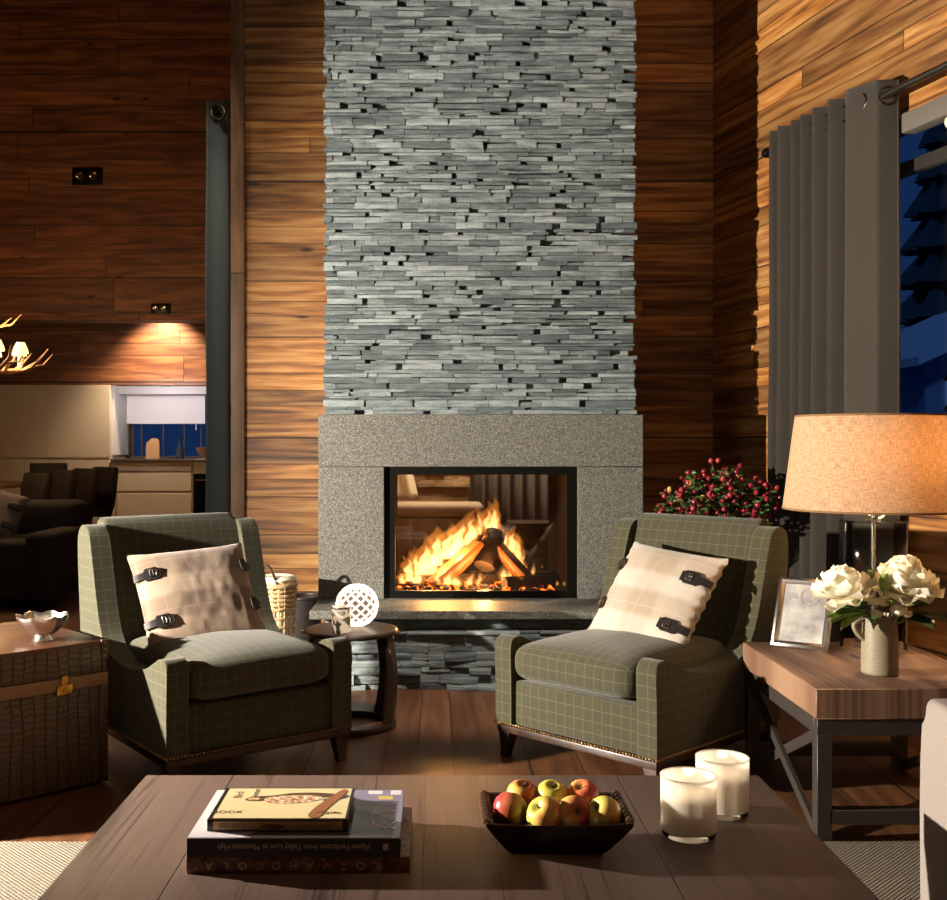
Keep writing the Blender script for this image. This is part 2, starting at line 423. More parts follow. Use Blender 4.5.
# ------------------------------------------------------------------ room shell
H = 6.2
m = MB(); m.b2((-9, -2.2, -.1), (4.6, 15.2, 0)); struct(m.build('floor', FLOORW))
m = MB(); m.b2((-9.2, -2.4, H), (4.8, 15.2, H + .1)); struct(m.build('ceiling', DARKWALL))
m = MB(); m.b2((-9.2, -2.4, 0), (4.8, -2.2, H)); struct(m.build('wall_front', WALLWOOD))
m = MB(); m.b2((-9.2, -2.2, 0), (-9, 15.2, H)); struct(m.build('wall_left', POSTWOOD))
DW = 6.8
# wall with the chimney: the part on each side of the chimney
m = MB(); m.b2((-1.19, DW, 0), (-.56, DW + .3, H)); m.b2((1.04, DW, 0), (1.757, DW + .3, H)); m.b2((-.56, DW, 1.25), (1.04, DW + .3, H)); m.b2((-.56, DW, 0), (1.04, DW + .3, .35))
struct(m.build('wall_rear', WALLWOOD))
m = MB(); m.b2((-1.275, DW - .03, 0), (-1.19, DW + .33, H), .004); struct(m.build('trim_1', POSTWOOD))
# right wall, angled, with the window opening
CORNER = Vector((1.757, DW, 0)); WE = Vector((.2374, -.9714, 0)); WN = Vector((-.9714, -.2374, 0))
WANG = math.atan2(WE.y, WE.x)
def wp(s, nrm=0, z=0): return CORNER + WE * s + WN * nrm + Vector((0, 0, z))
W0, W1, WZ0, WZ1 = 1.05, 4.3, 1.07, 2.74
m = MB()      # local x = along the wall, local y = outwards (left-handed side), z up
m.b2((-.4, 0, 0), (W0, .10, H)); m.b2((W1, 0, 0), (9.4, .10, H)); m.b2((W0, 0, 0), (W1, .10, WZ0)); m.b2((W0, 0, WZ1), (W1, .10, H))
wr = struct(m.build('wall_right', WALLWOOD)); wr.location = CORNER; wr.rotation_euler = (0, 0, WANG)
# dining side: bulkhead wall above the kitchen, kitchen back wall, side wall
KD = 13.3
m = MB(); m.b2((-9, 11.5, at(0, 320, 11.5).z), (-1.3, 11.8, H)); struct(m.build('wall_dining', DARKWALL))
m = MB(); m.b2((-9, KD + .77, 0), (-1.3, KD + .95, 1.02)); m.b2((-9, KD + .77, 1.02), ((122 - VX) / FPX * (KD + .7), KD + .95, 2.1)); m.b2(((206 - VX) / FPX * (KD + .7), KD + .77, 1.02), (-1.3, KD + .95, 2.1)); m.b2((-9, KD + .02, at(0, 385, KD).z), (-1.3, KD + .95, 3.6))
struct(m.build('wall_kitchen', DARKWALL))
m = MB(); m.b2((-1.3, DW + .33, 0), (-1.1, 15.2, H)); struct(m.build('wall_hallway', DARKWALL))
m = MB(); m.b2((-9, 11.82, at(0, 320, 11.5).z + .9), (-1.3, 15.2, at(0, 320, 11.5).z + 1.0)); struct(m.build('trim_2', DARKWALL))

# snug seen through the two-sided fireplace
m = MB(); m.b2((-1.1, 9.3, 0), (3.0, 9.5, 3.2)); struct(m.build('wall_snug', plain('snug_plaster', C('#6a5a4a'), .8)))
m = MB(); m.b2((-1.1, DW + .3, 3.2), (3.0, 9.5, 3.3)); m.b2((2.9, DW + .3, 0), (3.0, 9.5, 3.2)); struct(m.build('trim_3', DARKWALL))

# ------------------------------------------------------------------ fireplace
def stones(m, x0, x1, z0, z1, y, rnd, rh=(.020, .042), ln=(.07, .34), hole=.05, prot=.022, jit=.012, flat=1.0):
    z = z0
    while z < z1 - .008:
        h = min(rnd.uniform(*rh), z1 - z)
        if z1 - z - h < .012: h = z1 - z
        x = x0 + rnd.uniform(-jit, jit)
        xe = x1 + rnd.uniform(-jit, jit)
        while x < xe - .01:
            L = rnd.uniform(*ln)
            if rnd.random() < hole: L = rnd.uniform(.02, .05); hol = True
            else: hol = False
            if xe - x - L < .05: L = xe - x
            if hol and x > x0 + .05: x += L; continue
            d = rnd.uniform(0, prot); tilt = rnd.uniform(-.008, .008) * flat; tz = rnd.uniform(-.16, .10) * flat
            m.cur = rnd.random(); nu = max(2, int(L / .045)); nv = 3
            sd = rnd.uniform(0, 100); g = .0012
            hh = h * (1 if rnd.random() < .85 else rnd.uniform(.7, .95))
            def P(u, v):
                X = x + g + (L - 2 * g) * u; Z = z + g + (hh - 2 * g) * v
                n1 = noise.noise((X * 9 + sd, Z * 30, sd)); n2 = noise.noise((X * 35 + sd, Z * 70, 3))
                e = -.002 * flat if (v in (0, 1)) else 0
                e += -.001 if (u in (0, 1)) else 0
                Y = y - d - tilt * (u - .5) * 2 - tz * (v - .5) * h - n1 * .008 * flat - n2 * .003 - e
                return Vector((X, Y, Z + n1 * .0025 * (1 if 0 < v < 1 else .6)))
            gr = [[m.bm.verts.new(P(i / nu, j / nv)) for j in range(nv + 1)] for i in range(nu + 1)]
            bk = [[m.bm.verts.new((gr[i][j].co.x, y + .05, gr[i][j].co.z)) for j in (0, nv)] for i in range(nu + 1)]
            for i in range(nu):
                for j in range(nv): m.bm.faces.new((gr[i][j], gr[i + 1][j], gr[i + 1][j + 1], gr[i][j + 1]))
                m.bm.faces.new((bk[i][0], bk[i + 1][0], gr[i + 1][0], gr[i][0])); m.bm.faces.new((gr[i][nv], gr[i + 1][nv], bk[i + 1][1], bk[i][1]))
            for i in (0, nu):
                f = [gr[i][j] for j in range(nv + 1)] + [bk[i][1], bk[i][0]]
                m.bm.faces.new(f)
            for r in gr + bk:
                for v in r: v[m.tone] = (m.cur,) * 3 + (1,)
            x += L
        z += h
fp = thing('fireplace', 'floor to ceiling stone fireplace with grey granite surround and open fire', 'fireplace', (.242, 5.67, 0))
def loc0(o): o.location = o.location - Vector((.242, 5.67, 0)); return o
rs = random.Random(11)
m = MB(); stones(m, -.580, 1.068, 1.362, H, 5.745, rs, rh=(.014, .036), ln=(.05, .28), hole=.15, prot=.018, flat=.8)
loc0(m.build('chimney_cladding', SLATE, fp, smooth=28))
m = MB(); m.b2((-.56, 5.79, 1.30), (1.04, DW, H)); m.b2((-.56, 5.72, .1), (-.28, DW, 1.3)); m.b2((.77, 5.72, .1), (1.04, DW, 1.3)); m.cur = .0
loc0(m.build('chimney_core', SLATE, fp))
GX = (-.607, -.2625, .756, 1.098)
m = MB(); m.b2((GX[0], 5.67, 1.0865), (GX[3], 5.82, 1.36), .002, 1); loc0(m.build('granite_lintel', GRANITE, fp))
for a, b in ((GX[0], GX[1]), (GX[2], GX[3])):
    m = MB(); m.b2((a, 5.67, .392), (b, 5.84, 1.0845), .002, 1); loc0(m.build('granite_jamb', GRANITE, fp))
m = MB(); m.b2((-.607, 5.26, .350), (1.10, 5.90, .3915), .003, 1); loc0(m.build('hearth_slab', GRANITE, fp))
m = MB(); stones(m, -.56, 1.05, 0.0, .292, 5.305, rs, rh=(.024, .048), ln=(.09, .30), hole=.02, prot=.05, flat=1.5)
loc0(m.build('hearth_cladding', SLATE, fp, smooth=28))
m = MB(); m.b2((-.54, 5.36, 0), (1.03, 5.75, .35)); m.cur = .1; loc0(m.build('hearth_core', SLATE, fp))
# firebox
SOOT = plain('sooty_steel', C('#241a15'), .7, .2, .3, 30, .4)
m = MB()
m.b2((-.262, 5.70, .392), (.756, 5.73, .430)); m.b2((-.262, 5.70, 1.045), (.756, 5.73, 1.0845)); m.b2((-.262, 5.70, .43), (-.205, 5.73, 1.045)); m.b2((.70, 5.70, .43), (.756, 5.73, 1.045))
loc0(m.build('firebox_frame', BLACKM, fp))
m = MB(); m.b2((.07, 5.688, .398), (.10, 5.70, .408), .003); m.b2((.08, 5.675, .401), (.09, 5.69, .405)); loc0(m.build('door_catch', BLACKM, fp))
m = MB()
m.b2((-.262, 5.73, .36), (.756, 6.62, .40)); m.b2((-.262, 5.73, 1.06), (.756, 6.62, 1.10)); m.b2((-.275, 5.73, .40), (-.25, 6.62, 1.06)); m.b2((.745, 5.73, .40), (.77, 6.62, 1.06))
m.b2((-.26, 6.56, .40), (.75, 6.59, .43)); m.b2((-.26, 6.56, 1.02), (.75, 6.59, 1.06)); m.b2((-.26, 6.56, .4), (-.222, 6.59, 1.06)); m.b2((.70, 6.56, .4), (.75, 6.59, 1.06))
loc0(m.build('firebox_lining', SOOT, fp))
m = MB(); m.b2((-.21, 5.713, .425), (.705, 5.717, 1.05)); loc0(m.build('front_glass', FIREPANE, fp))
m = MB(); m.b2((-.225, 6.574, .42), (.705, 6.578, 1.03)); loc0(m.build('rear_glass', thin_glass('sooty_glass', (.95, .93, .90, 1), .45, 1.14), fp))
for i_, (x_, y_, z_, p_) in enumerate(((-.02, 6.02, .60, 9), (.10, 6.02, .64, 9), (.40, 6.05, .60, 7), (.27, 5.86, .50, 12))):
    lamp('firelight', 'POINT', (x_, y_, z_), p_, (1.0, .48, .14), shadow_soft_size=.022)

# fire: logs, embers, flames
BARK = plain('burnt_bark', C('#2a1a10'), .9, 0, .8, 26, .6)
SPLIT = wood('split_log_wood', C('#b06a2c'), C('#7c451a'), C('#3a1d0a'), pw=.3, pl=3, u='X', v='Y', gap=.001, knots=False)
def fpx(cx, cy, d=6.05): return at(380 + cx / 4.51, 460 + cy / 4.51, d)
def log(a, b, r, label, mat=SPLIT, seed=1, half=True):
    a, b = Vector(a), Vector(b); L = (b - a).length
    m = MB(); n = 12
    def fn(u, v):
        an = 2 * PI * u; rr = r * (1 + .12 * noise.noise((v * 5, math.cos(an) * 2 + seed, math.sin(an) * 2)))
        y, z = rr * math.cos(an), rr * math.sin(an)
        if half: z = min(z, rr * .25)
        return Vector((v * L, y, z))
    m.grid(fn, n, 8, wrap=True)
    bmesh.ops.holes_fill(m.bm, edges=m.bm.edges, sides=0)
    o = m.build('firewood_log', mat, smooth=50)
    q = (b - a).to_track_quat('X', 'Z')
    o.location = a; o.rotation_euler = q.to_euler()
    return tag(o, label, 'log', 'logs in the fire')
log(fpx(225, 560, 5.93), fpx(445, 375, 6.05), .062, 'split log leaning up from the left of the fire', SPLIT, 2)
log(fpx(700, 565, 5.95), fpx(490, 335, 6.08), .052, 'split log leaning up from the right of the fire', SPLIT, 5)
log(fpx(470, 480, 5.98), fpx(520, 330, 6.10), .06, 'charred upright log in the middle of the fire', BARK, 9, False)
log(fpx(120, 555, 6.12), fpx(640, 550, 6.16), .05, 'dark log lying across the back of the fire', BARK, 12, False)
log(fpx(560, 560, 5.86), fpx(800, 545, 6.0), .04, 'black charred log lying at the right end of the fire', BARK, 15, False)
m = MB(); re_ = random.Random(3)
for i in range(170):
    x = re_.uniform(-.19, .68); y = re_.uniform(5.80, 6.35)
    m.ball((x, y, .40 + re_.uniform(.004, .03)), re_.uniform(.010, .026), 1, sc=(1.3, 1, .8))
tag(m.build('ember_bed', EMBER), 'glowing embers and charcoal under the logs', 'embers', kind='stuff')
def tongue(m, base, tip, r, seed, fl=.55, n=9, k=11):
    base, tip = Vector(base), Vector(tip); L = (tip - base).length; rings = []
    for i in range(k + 1):
        t = i / k; p = base.lerp(tip, t)
        p.x += noise.noise((seed * 3.1, t * 3.2, 0)) * .055 * L / .2 * t; p.y += noise.noise((seed, 7, t * 3)) * .03 * t
        rr = r * 1.65 * ((t + .10) ** .35) * ((1 - t) ** .85) * (1 + .28 * noise.noise((seed, t * 6, 2)))
        if i == k: rr = .0008
        ring = []
        for j in range(n):
            a = 2 * PI * j / n; q = rr * (1 + .3 * noise.noise((seed + math.cos(a), t * 5, math.sin(a))))
            ring.append(m.bm.verts.new(p + Vector((q * math.cos(a), q * math.sin(a) * fl, 0))))
        rings.append(ring)
    for A, B in zip(rings, rings[1:]):
        for j in range(n): m.bm.faces.new((A[j], A[(j + 1) % n], B[(j + 1) % n], B[j]))
    m.bm.faces.new(list(reversed(rings[0]))); m.bm.faces.new(rings[-1])
FL = [(100, 560, 90, 490, 30), (130, 550, 140, 400, 46), (175, 530, 150, 380, 40), (200, 520, 215, 330, 60), (260, 480, 255, 290, 62), (300, 450, 330, 280, 62), (350, 410, 375, 240, 58), (395, 390, 430, 210, 46),
      (240, 520, 240, 390, 50), (330, 440, 345, 330, 50), (420, 360, 440, 270, 34), (165, 560, 175, 470, 44), (450, 340, 450, 190, 24),
      (490, 350, 475, 170, 34), (505, 350, 515, 160, 42), (520, 330, 530, 190, 24),
      (560, 390, 545, 280, 36), (590, 420, 600, 290, 44), (620, 460, 625, 320, 34), (640, 500, 640, 400, 28), (690, 520, 690, 455, 16), (660, 515, 655, 455, 14),
      (300, 565, 320, 490, 40), (345, 568, 340, 510, 44), (400, 568, 415, 495, 30), (440, 565, 465, 490, 22), (560, 545, 560, 465, 34), (590, 535, 575, 480, 20), (640, 568, 625, 505, 26), (800, 568, 798, 535, 12), (830, 568, 832, 540, 10), (730, 490, 732, 465, 6), (110, 450, 105, 425, 8), (265, 565, 250, 500, 26)]
for i, (bx, by, tx, ty, rr) in enumerate(FL):
    d = 5.88 if by > 540 else 6.12
    m = MB(); tongue(m, fpx(bx, by, d), fpx(tx, ty, d), rr / 4.51 / FPX * d, i * 1.7 + 2)
    o = m.build('flame', FLAME_O, smooth=180)
    m = MB(); tongue(m, fpx(bx, by - 4, d), Vector(fpx(bx, by, d)).lerp(fpx(tx, ty, d), .72), rr / 4.51 / FPX * d * .55, i * 1.7 + 2, .5)
    m.build('flame_core', FLAME_I, o, smooth=180)
    tag(o, 'one of the orange flame tongues licking over the burning logs', 'flame', 'flames of the log fire')

# ------------------------------------------------------------------ armchairs
def smooth_poly(pts, n=3):
    """Chaikin corner cutting on a closed outline"""
    for _ in range(n):
        out = []
        for a, b in zip(pts, pts[1:] + pts[:1]):
            a = Vector(a); b = Vector(b)
            out += [a * .75 + b * .25, a * .25 + b * .75]
        pts = out
    return [tuple(p) for p in pts]
HW = .371
def armchair(label, loc, rz):
    t = thing('armchair', label, 'armchair', loc, rz, 'pair of tweed fireside armchairs')
    def lean(P): return [(y + .075 * max(0, (z - .45) / .45) ** 1.2, z) for y, z in P]
    side = [(0, .13), (0, .13), (0, .30), (-.006, .42), (.004, .462), (.05, .468), (.10, .446), (.18, .408), (.32, .385), (.46, .388), (.56, .415), (.62, .465), (.655, .56), (.672, .68), (.688, .80), (.70, .858), (.74, .882), (.80, .876), (.835, .84), (.85, .76), (.865, .5), (.85, .30), (.83, .13), (.83, .13)]
    for s in (-1, 1):
        m = MB(); x0, x1 = sorted((s * HW, s * (HW - .082)))
        m.prism(smooth_poly(lean(side), 2), x0, x1, 'X', .024, 4)
        m.build('side_panel', TWEED, t, smooth=50, uv=True)
    m = MB()
    back = [(.61, .30), (.655, .45), (.70, .64), (.725, .80), (.735, .87), (.765, .905), (.82, .905), (.848, .87), (.85, .70), (.835, .30)]
    m.prism(smooth_poly(lean(back), 2), -.292, .292, 'X', .02, 4)
    m.build('backrest', TWEED, t, smooth=50, uv=True)
    m = MB(); m.b2((-.292, .018, .13), (.292, .80, .300), .012, 3)
    m.build('seat_base', TWEED, t, smooth=50, uv=True)
    # crowned loose cushion
    m = MB()
    cx, cy, cz, a, b, h = 0, .325, .378, .288, .342, .075
    def cf(u, v):
        th = -PI / 2 + PI * v; ph = 2 * PI * u
        c = lambda x, e: math.copysign(abs(x) ** e, x)
        r = c(math.cos(th), .28)
        x, y, z = a * r * c(math.cos(ph), .22), b * r * c(math.sin(ph), .22), h * c(math.sin(th), .62)
        if z > 0: z += .030 * (1 - (x / a) ** 2) * (1 - (y / b) ** 2)
        z += .006 * noise.noise((x * 5, y * 5, 1.3)) 
        return Vector((cx + x, cy + y - .012, cz + z))
    m.grid(cf, 56, 24, wrap=True)
    bmesh.ops.remove_doubles(m.bm, verts=m.bm.verts, dist=1e-5)
    m.build('seat_cushion', TWEED, t, smooth=60, uv=True)
    m = MB(); m.b2((-HW + .004, .004, .096), (HW - .004, .82, .124), .004)
    m.build('plinth_rail', DARKW, t)
    m = MB()
    def nails(p, q):
        p, q = Vector(p), Vector(q); k = int((q - p).length / .0135)
        for i in range(k + 1): m.ball(p.lerp(q, i / k), .0058, 1)
    nails((-HW, -.001, .132), (HW, -.001, .132)); nails((-HW - .001, .01, .132), (-HW - .001, .78, .132)); nails((HW + .001, .01, .132), (HW + .001, .78, .132))
    m.build('nailhead_trim', BRASS_D, t, smooth=60)
    for sx in (-1, 1):
        for sy in (0, 1):
            m = MB(); x = sx * (HW - .035); y = .036 if sy == 0 else (.785)
            dy = -.012 if sy == 0 else .03
            p = []
            for k, (z, r, o) in enumerate(((.098, .027, 0), (.06, .022, .15), (.03, .0175, .5), (0, .0155, 1))):
                p.append([m.bm.verts.new((x + sx * .003 * o + ex * r, y + dy * o + ey * r, z)) for ex, ey in ((-1, -1), (1, -1), (1, 1), (-1, 1))])
            for A, B in zip(p, p[1:]):
                for j in range(4): m.bm.faces.new((A[j], B[j], B[(j + 1) % 4], A[(j + 1) % 4]))
            m.bm.faces.new(p[0]); m.bm.faces.new(p[-1])
            m.build('leg', DARKW, t, smooth=30)
    return t
BRASS_D = plain('antique_nailheads', C('#9c7f52'), .35, .9)
LCH = ((-.611, 3.883, 0), .641); RCH = ((.495, 3.912, 0), -.806)
armchair('green checked tweed armchair on the left, beside the leather trunk', *LCH)
armchair('green checked tweed armchair on the right, beside the lamp table', *RCH)

def pillow(label, mat, ch, pos, roll, rec, W, Hh, straps, wav=0, yaw=0):
    """pos in chair coordinates; local x across, local z up the pillow, -y out of its face"""
    (cl, ca) = ch
    t = thing('throw_pillow', label, 'pillow')
    M = T(*cl) @ Rz(ca) @ T(*pos) @ Rz(yaw) @ Rx(-rec) @ Ry(roll)
    t.matrix_world = M; t.rotation_mode = 'XYZ'
    m = MB(); D = .062
    def shape(u, v, s):
        x, z = u * 2 - 1, v * 2 - 1
        th = max(0, (1 - abs(x) ** 2.6)) ** .55 * max(0, (1 - abs(z) ** 2.6)) ** .55
        pin = 1 - .055 * (1 - x * x) * abs(z) ** 3; pin2 = 1 - .055 * (1 - z * z) * abs(x) ** 3
        X, Z = x * W / 2 * pin2, z * Hh / 2 * pin
        wr = .0035 * noise.noise((X * 13 + 5 * wav, Z * 13, s * 3)) * th + .003 * noise.noise((X * 40, Z * 22 + wav, s)) * th
        e = wav * .006 * math.sin(Z * 130) * max(0, abs(x) - .8) * 5 * (1 if x > 0 else .4)
        return Vector((X + e, s * (D * th + .0015) + wr, Z + wav * .005 * math.sin(X * 110) * max(0, -z - .75) * 4))
    N_ = 40
    g0 = m.grid(lambda u, v: shape(u, v, -1), N_, N_); g1 = m.grid(lambda u, v: shape(u, v, 1), N_, N_)
    bmesh.ops.remove_doubles(m.bm, verts=m.bm.verts, dist=.0035)
    m.build('cover', mat, t, smooth=80, uv=True)
    for (x, z, d) in straps:
        # strap tab wraps from the edge (d=-1 left, 1 right) onto the face
        def yf(X, Z): return shape(X / W + .5, Z / Hh + .5, -1).y
        xe = d * W / 2 * .985
        m = MB(); n = 14; pts = []
        L0 = abs(xe - x)
        for i in range(n + 1):
            f = i / n; X = x + (xe - x) * f; 
            wd = .027 if f < .6 else .015
            if f < .08: wd = .020
            pts.append((X, wd))
        lo, hi = [], []
        for X, wd in pts:
            for zz, arr in ((z - wd, lo), (z + wd, hi)):
                arr.append(m.bm.verts.new((X, yf(max(-W * .49, min(W * .49, X)), z) - .006, zz)))
        for i in range(n): m.bm.faces.new((lo[i], lo[i + 1], hi[i + 1], hi[i]))
        st = m.build('strap', LEATHER, t, smooth=0, solid=.006)
        if mat is PLAID_L and d > 0: continue
        m = MB(); bx = x + (xe - x) * .30; yb = yf(bx, z) - .012
        q = .013
        m.tube([(bx - q, yb, z - q), (bx + q, yb, z - q), (bx + q, yb, z + q), (bx - q, yb, z + q)], .0026, 6, closed=True)
        m.tube([(bx, yb, z - q), (bx, yb, z + q)], .002, 6); m.tube([(bx, yb - .002, z), (bx + q * 1.3, yb - .002, z)], .0016, 6)
        m.build('buckle', PEWTER, st, smooth=60)
    return t
PEWTER = plain('pewter_buckle', C('#8a8078'), .3, 1.0)
pillow('taupe plaid wool pillow with leather buckle straps on the left armchair', PLAID_L, LCH, (-.022, .515, .598), -.085, math.radians(40), .475, .465,
       [(-.135, .10, -1), (-.125, -.115, -1), (.19, .10, 1), (.19, -.085, 1)], 0, -.21)
pillow('cream plaid wool pillow with leather buckle straps on the right armchair', PLAID_R, RCH, (.022, .50, .600), .10, math.radians(37), .465, .455,
       [(.11, .09, 1), (.11, -.12, 1), (-.185, .095, -1), (-.185, -.09, -1)], 1.0, .0)

# ------------------------------------------------------------------ coffee table, rug
m = MB(); m.b2((-2.5, .3, 0.0), (2.6, 3.24, .012), .004, 2)
tag(m.build('rug', RUG), 'pale beige woven rug under the coffee table', 'rug')
t = thing('coffee_table', 'large low dark stained wood coffee table in the foreground', 'coffee table', (.044, 2.0, 0.012))
m = MB(); m.b2((-.743, -.75, .318), (.743, .62, .388), .004, 2); m.build('tabletop', TABLEW, t)
for sx in (-1, 1):
    for sy in (-.66, .53):
        m = MB(); m.b2((sx * .66 - .06, sy - .06, 0), (sx * .66 + .06, sy + .06, .318), .004); m.build('leg', DARKW, t)
TT = .4005

# ------------------------------------------------------------------ books
def paper(): return plain('book_pages', C('#d8cdb8'), .8, 0, .3, 300)
PAGES = paper()
def cover_mat(n, c, r=.3): return plain(n, C(c), r)
def book(label, x0, x1, y0, y1, z0, th, mat, rz=0, group='books stacked on the coffee table', spine=None):
    cx, cy = (x0 + x1) / 2, (y0 + y1) / 2
    t = thing('book', label, 'book', (cx, cy, z0), rz, group)
    w_, d_ = (x1 - x0) / 2, (y1 - y0) / 2; c = .003
    m = MB(); m.b2((-w_ + .005, -d_ + .004, c), (w_ - .005, d_ - .006, th - c)); m.build('pages', PAGES, t)
    m = MB(); m.b2((-w_, -d_, 0), (w_, d_, c), .0008, 1); m.b2((-w_, -d_, th - c), (w_, d_, th), .0008, 1)
    m.b2((-w_, -d_ - .001, 0), (w_, -d_ + .004, th), .0015, 2)
    cv = m.build('cover', mat, t)
    return t, cv, w_, d_
MULTI = NT('mottled_cover'); _u = MULTI.noise(MULTI.obj(), 26, 2)
MULTI.p(col=MULTI.ramp(_u, [(.3, C('#3a2416')), (.45, C('#7a5a34')), (.55, C('#5a2a1c')), (.7, C('#8c7a5c'))]), rough=.4); MULTI = MULTI.m
LETTER_P = plain('pale_lettering', C('#b9a999'), .5)
z = TT
t, cv, w_, d_ = book('thick patchwork covered book at the bottom of the stack', -.462, -.045, 2.015, 2.292, z, .031, MULTI)
for i, ch in enumerate('KOTVAHOCOLA'):
    text(ch, 'spine_lettering', plain('letter_%d' % i, C(('#c9b27a', '#b8a896', '#a8b070', '#c08a5a')[i % 4]), .5), .022, (w_ - .06 - i * .0315, -d_ - .0016, .0155), (PI / 2, PI, 0), cv)
text('KO', 'cover_lettering', plain('tan_lettering', C('#b4764e'), .5), .034, (w_ - .016, d_ - .09, .0313), (0, 0, PI / 2), cv)
z += .0315
COV2 = NT('lodge_photo_cover'); _s = COV2.n('SeparateXYZ', {0: COV2.obj()})
_mtn = COV2.M('GREATER_THAN', COV2.M('ADD', _s.outputs[1], COV2.M('MULTIPLY', COV2.M('ABSOLUTE', COV2.M('SUBTRACT', _s.outputs[0], .09)), .9)), .04)
COV2.p(col=COV2.mix(_mtn, C('#4b443f'), C('#8d84a0')), rough=.22, coat=.3); COV2 = COV2.m
SP2 = cover_mat('dark_spine', '#1d1812', .3)
t, cv, w_, d_ = book('glossy alpine lodge picture book in the middle of the stack', -.460, -.063, 2.012, 2.292, z, .036, COV2)
m = MB(); m.b2((-w_, -d_ - .0022, .0005), (w_, -d_ - .0008, .0355)); m.build('spine', SP2, t)
text('Alpine Perfection from Valley Low to Mountain High', 'spine_lettering', LETTER_P, .0155, (.0, -d_ - .0024, .020), (PI / 2, PI, 0), cv, sx=.86)
m = MB(); m.b2((w_ - .032, -d_ - .0026, .014), (w_ - .022, -d_ - .0020, .026)); m.build('spine_emblem', LETTER_P, cv)
# pale left strip, chair outline, pale patches and yellow badge of the cover picture
WH = plain('white_print', C('#e4dfe4'), .25); YEL = plain('yellow_print', C('#d9bb62'), .3); LIL = plain('lilac_print', C('#9b90a8'), .25)
m = MB(); m.b2((-w_ + .0005, -d_ + .002, .0360), (-w_ + .05, d_ - .001, .0363)); m.build('cover_margin', WH, cv)
m = MB(); m.prism([(-w_ + .049, -d_ + .002), (-w_ + .12, -d_ + .002), (-w_ + .049, -d_ + .03)], .0360, .0363, 'Z'); m.build('cover_corner_print', WH, cv)
m = MB(); m.b2((w_ - .075, d_ - .028, .036), (w_ - .045, d_ - .006, .0363)); m.b2((w_ - .028, d_ - .032, .036), (w_ - .006, d_ - .004, .0363)); m.build('cover_patch', WH, cv)
m = MB(); m.b2((w_ - .052, d_ - .062, .036), (w_ - .022, d_ - .040, .0363)); m.build('cover_badge', YEL, cv)
m = MB()
def arc(cx, cy, rx, ry, a0, a1, r=.0022, n=20): m.tube([(cx + rx * math.cos(a0 + (a1 - a0) * i / n), cy + ry * math.sin(a0 + (a1 - a0) * i / n), .0362) for i in range(n + 1)], r, 6, flat=.4)
arc(w_ - .012, .0, .045, .05, PI * .5, PI * 1.05); arc(w_ - .012, -.055, .045, .035, PI * .95, PI * 1.5)
m.tube([(w_ - .06, -.01, .0362), (w_ - .008, .01, .0362)], .002, 6, flat=.4); m.tube([(w_ - .05, -.04, .0362), (w_ - .03, -.085, .0362), (w_ - .01, -.05, .0362)], .002, 6, flat=.4)
m.build('cover_drawing', WH, cv)
z += .0365
CREAM = plain('cream_print', C('#e6d6a4'), .35); DKBR = cover_mat('dark_brown_cover', '#241810', .35)
t, cv, w_, d_ = book('small cream book with a bird on its cover on top of the stack', -.430, -.163, 2.046, 2.236, z, .022, DKBR)
m = MB(); m.b2((-w_ + .009, -d_ + .007, .022), (w_ - .006, d_ - .006, .0223)); m.build('cover_panel', CREAM, cv)
m = MB(); m.b2((-w_ + .012, -d_ - .0018, .003), (w_ - .010, -d_ - .0009, .019)); m.build('spine_panel', plain('tan_spine', C('#a8875a'), .4), cv)
BIRD_B = plain('bird_back', C('#5a4632'), .4); BIRD_F = NT('bird_front'); _n = BIRD_F.noise(BIRD_F.obj(), 90, 2)
BIRD_F.p(col=BIRD_F.ramp(_n, [(.4, C('#a5623c')), (.52, C('#d9b98e')), (.6, C('#efe3cc'))]), rough=.4); BIRD_F = BIRD_F.m
def flat(name, poly, mat, z, zt=.0003):
    m = MB(); m.prism(smooth_poly(poly, 2), z, z + zt, 'Z'); return m.build(name, mat, cv)
flat('bird_back', [(-.085, .022), (-.060, .042), (-.035, .040), (.01, .062), (.07, .062), (.135 - .01, .045), (.125, .03), (.06, .034), (0, .022), (-.05, .008), (-.075, .010)], BIRD_B, .0223)
flat('bird_breast', [(-.045, .030), (0, .044), (.06, .046), (.078, .025), (.05, .002), (-.01, -.010), (-.04, .002)], BIRD_F, .0226)
flat('bird_cheek', [(-.078, .022), (-.062, .033), (-.05, .026), (-.055, .012), (-.07, .013)], BIRD_F, .0226)
flat('bird_tail', [(.07, .02), (.125, .052), (.125, .028), (.08, .006)], plain('bird_tail', C('#4c4a44'), .4), .0224)
flat('branch', [(.052, -.088), (.080, -.088), (.086, -.04), (.110, .03), (.122, .075), (.108, .085), (.088, .03), (.062, -.03)], plain('branch_print', C('#9a6440'), .4), .0229)
INK = plain('brown_ink', C('#5a4430'), .5)
for s_, x_, y_, sz in (('Bird', -.098, .048, .030), ('Hunter', -.066, .056, .024), ('BOOK', -.102, -.055, .026)):
    text(s_, 'cover_lettering', INK, sz * .8, (x_, y_, .0224), (0, 0, PI / 2 if s_ != 'BOOK' else 0), cv)
text('of prey', 'cover_lettering', INK, .016, (.092, -.058, .0233), (0, 0, 0), cv)
text('BIRD BOOK', 'spine_lettering', INK, .012, (-.085, -d_ - .002, .011), (PI / 2, 0, 0), cv, sx=.8)
text('a hunter of the hills', 'spine_lettering', INK, .010, (.07, -d_ - .002, .011), (PI / 2, 0, 0), cv, sx=.9)
m = MB(); m.prism(smooth_poly([(-.035, .008), (-.02, .015), (.0, .014), (.02, .009), (.005, .006), (-.015, .005)], 2), -d_ - .0024, -d_ - .0019, 'Y'); m.build('spine_bird', BIRD_B, cv)

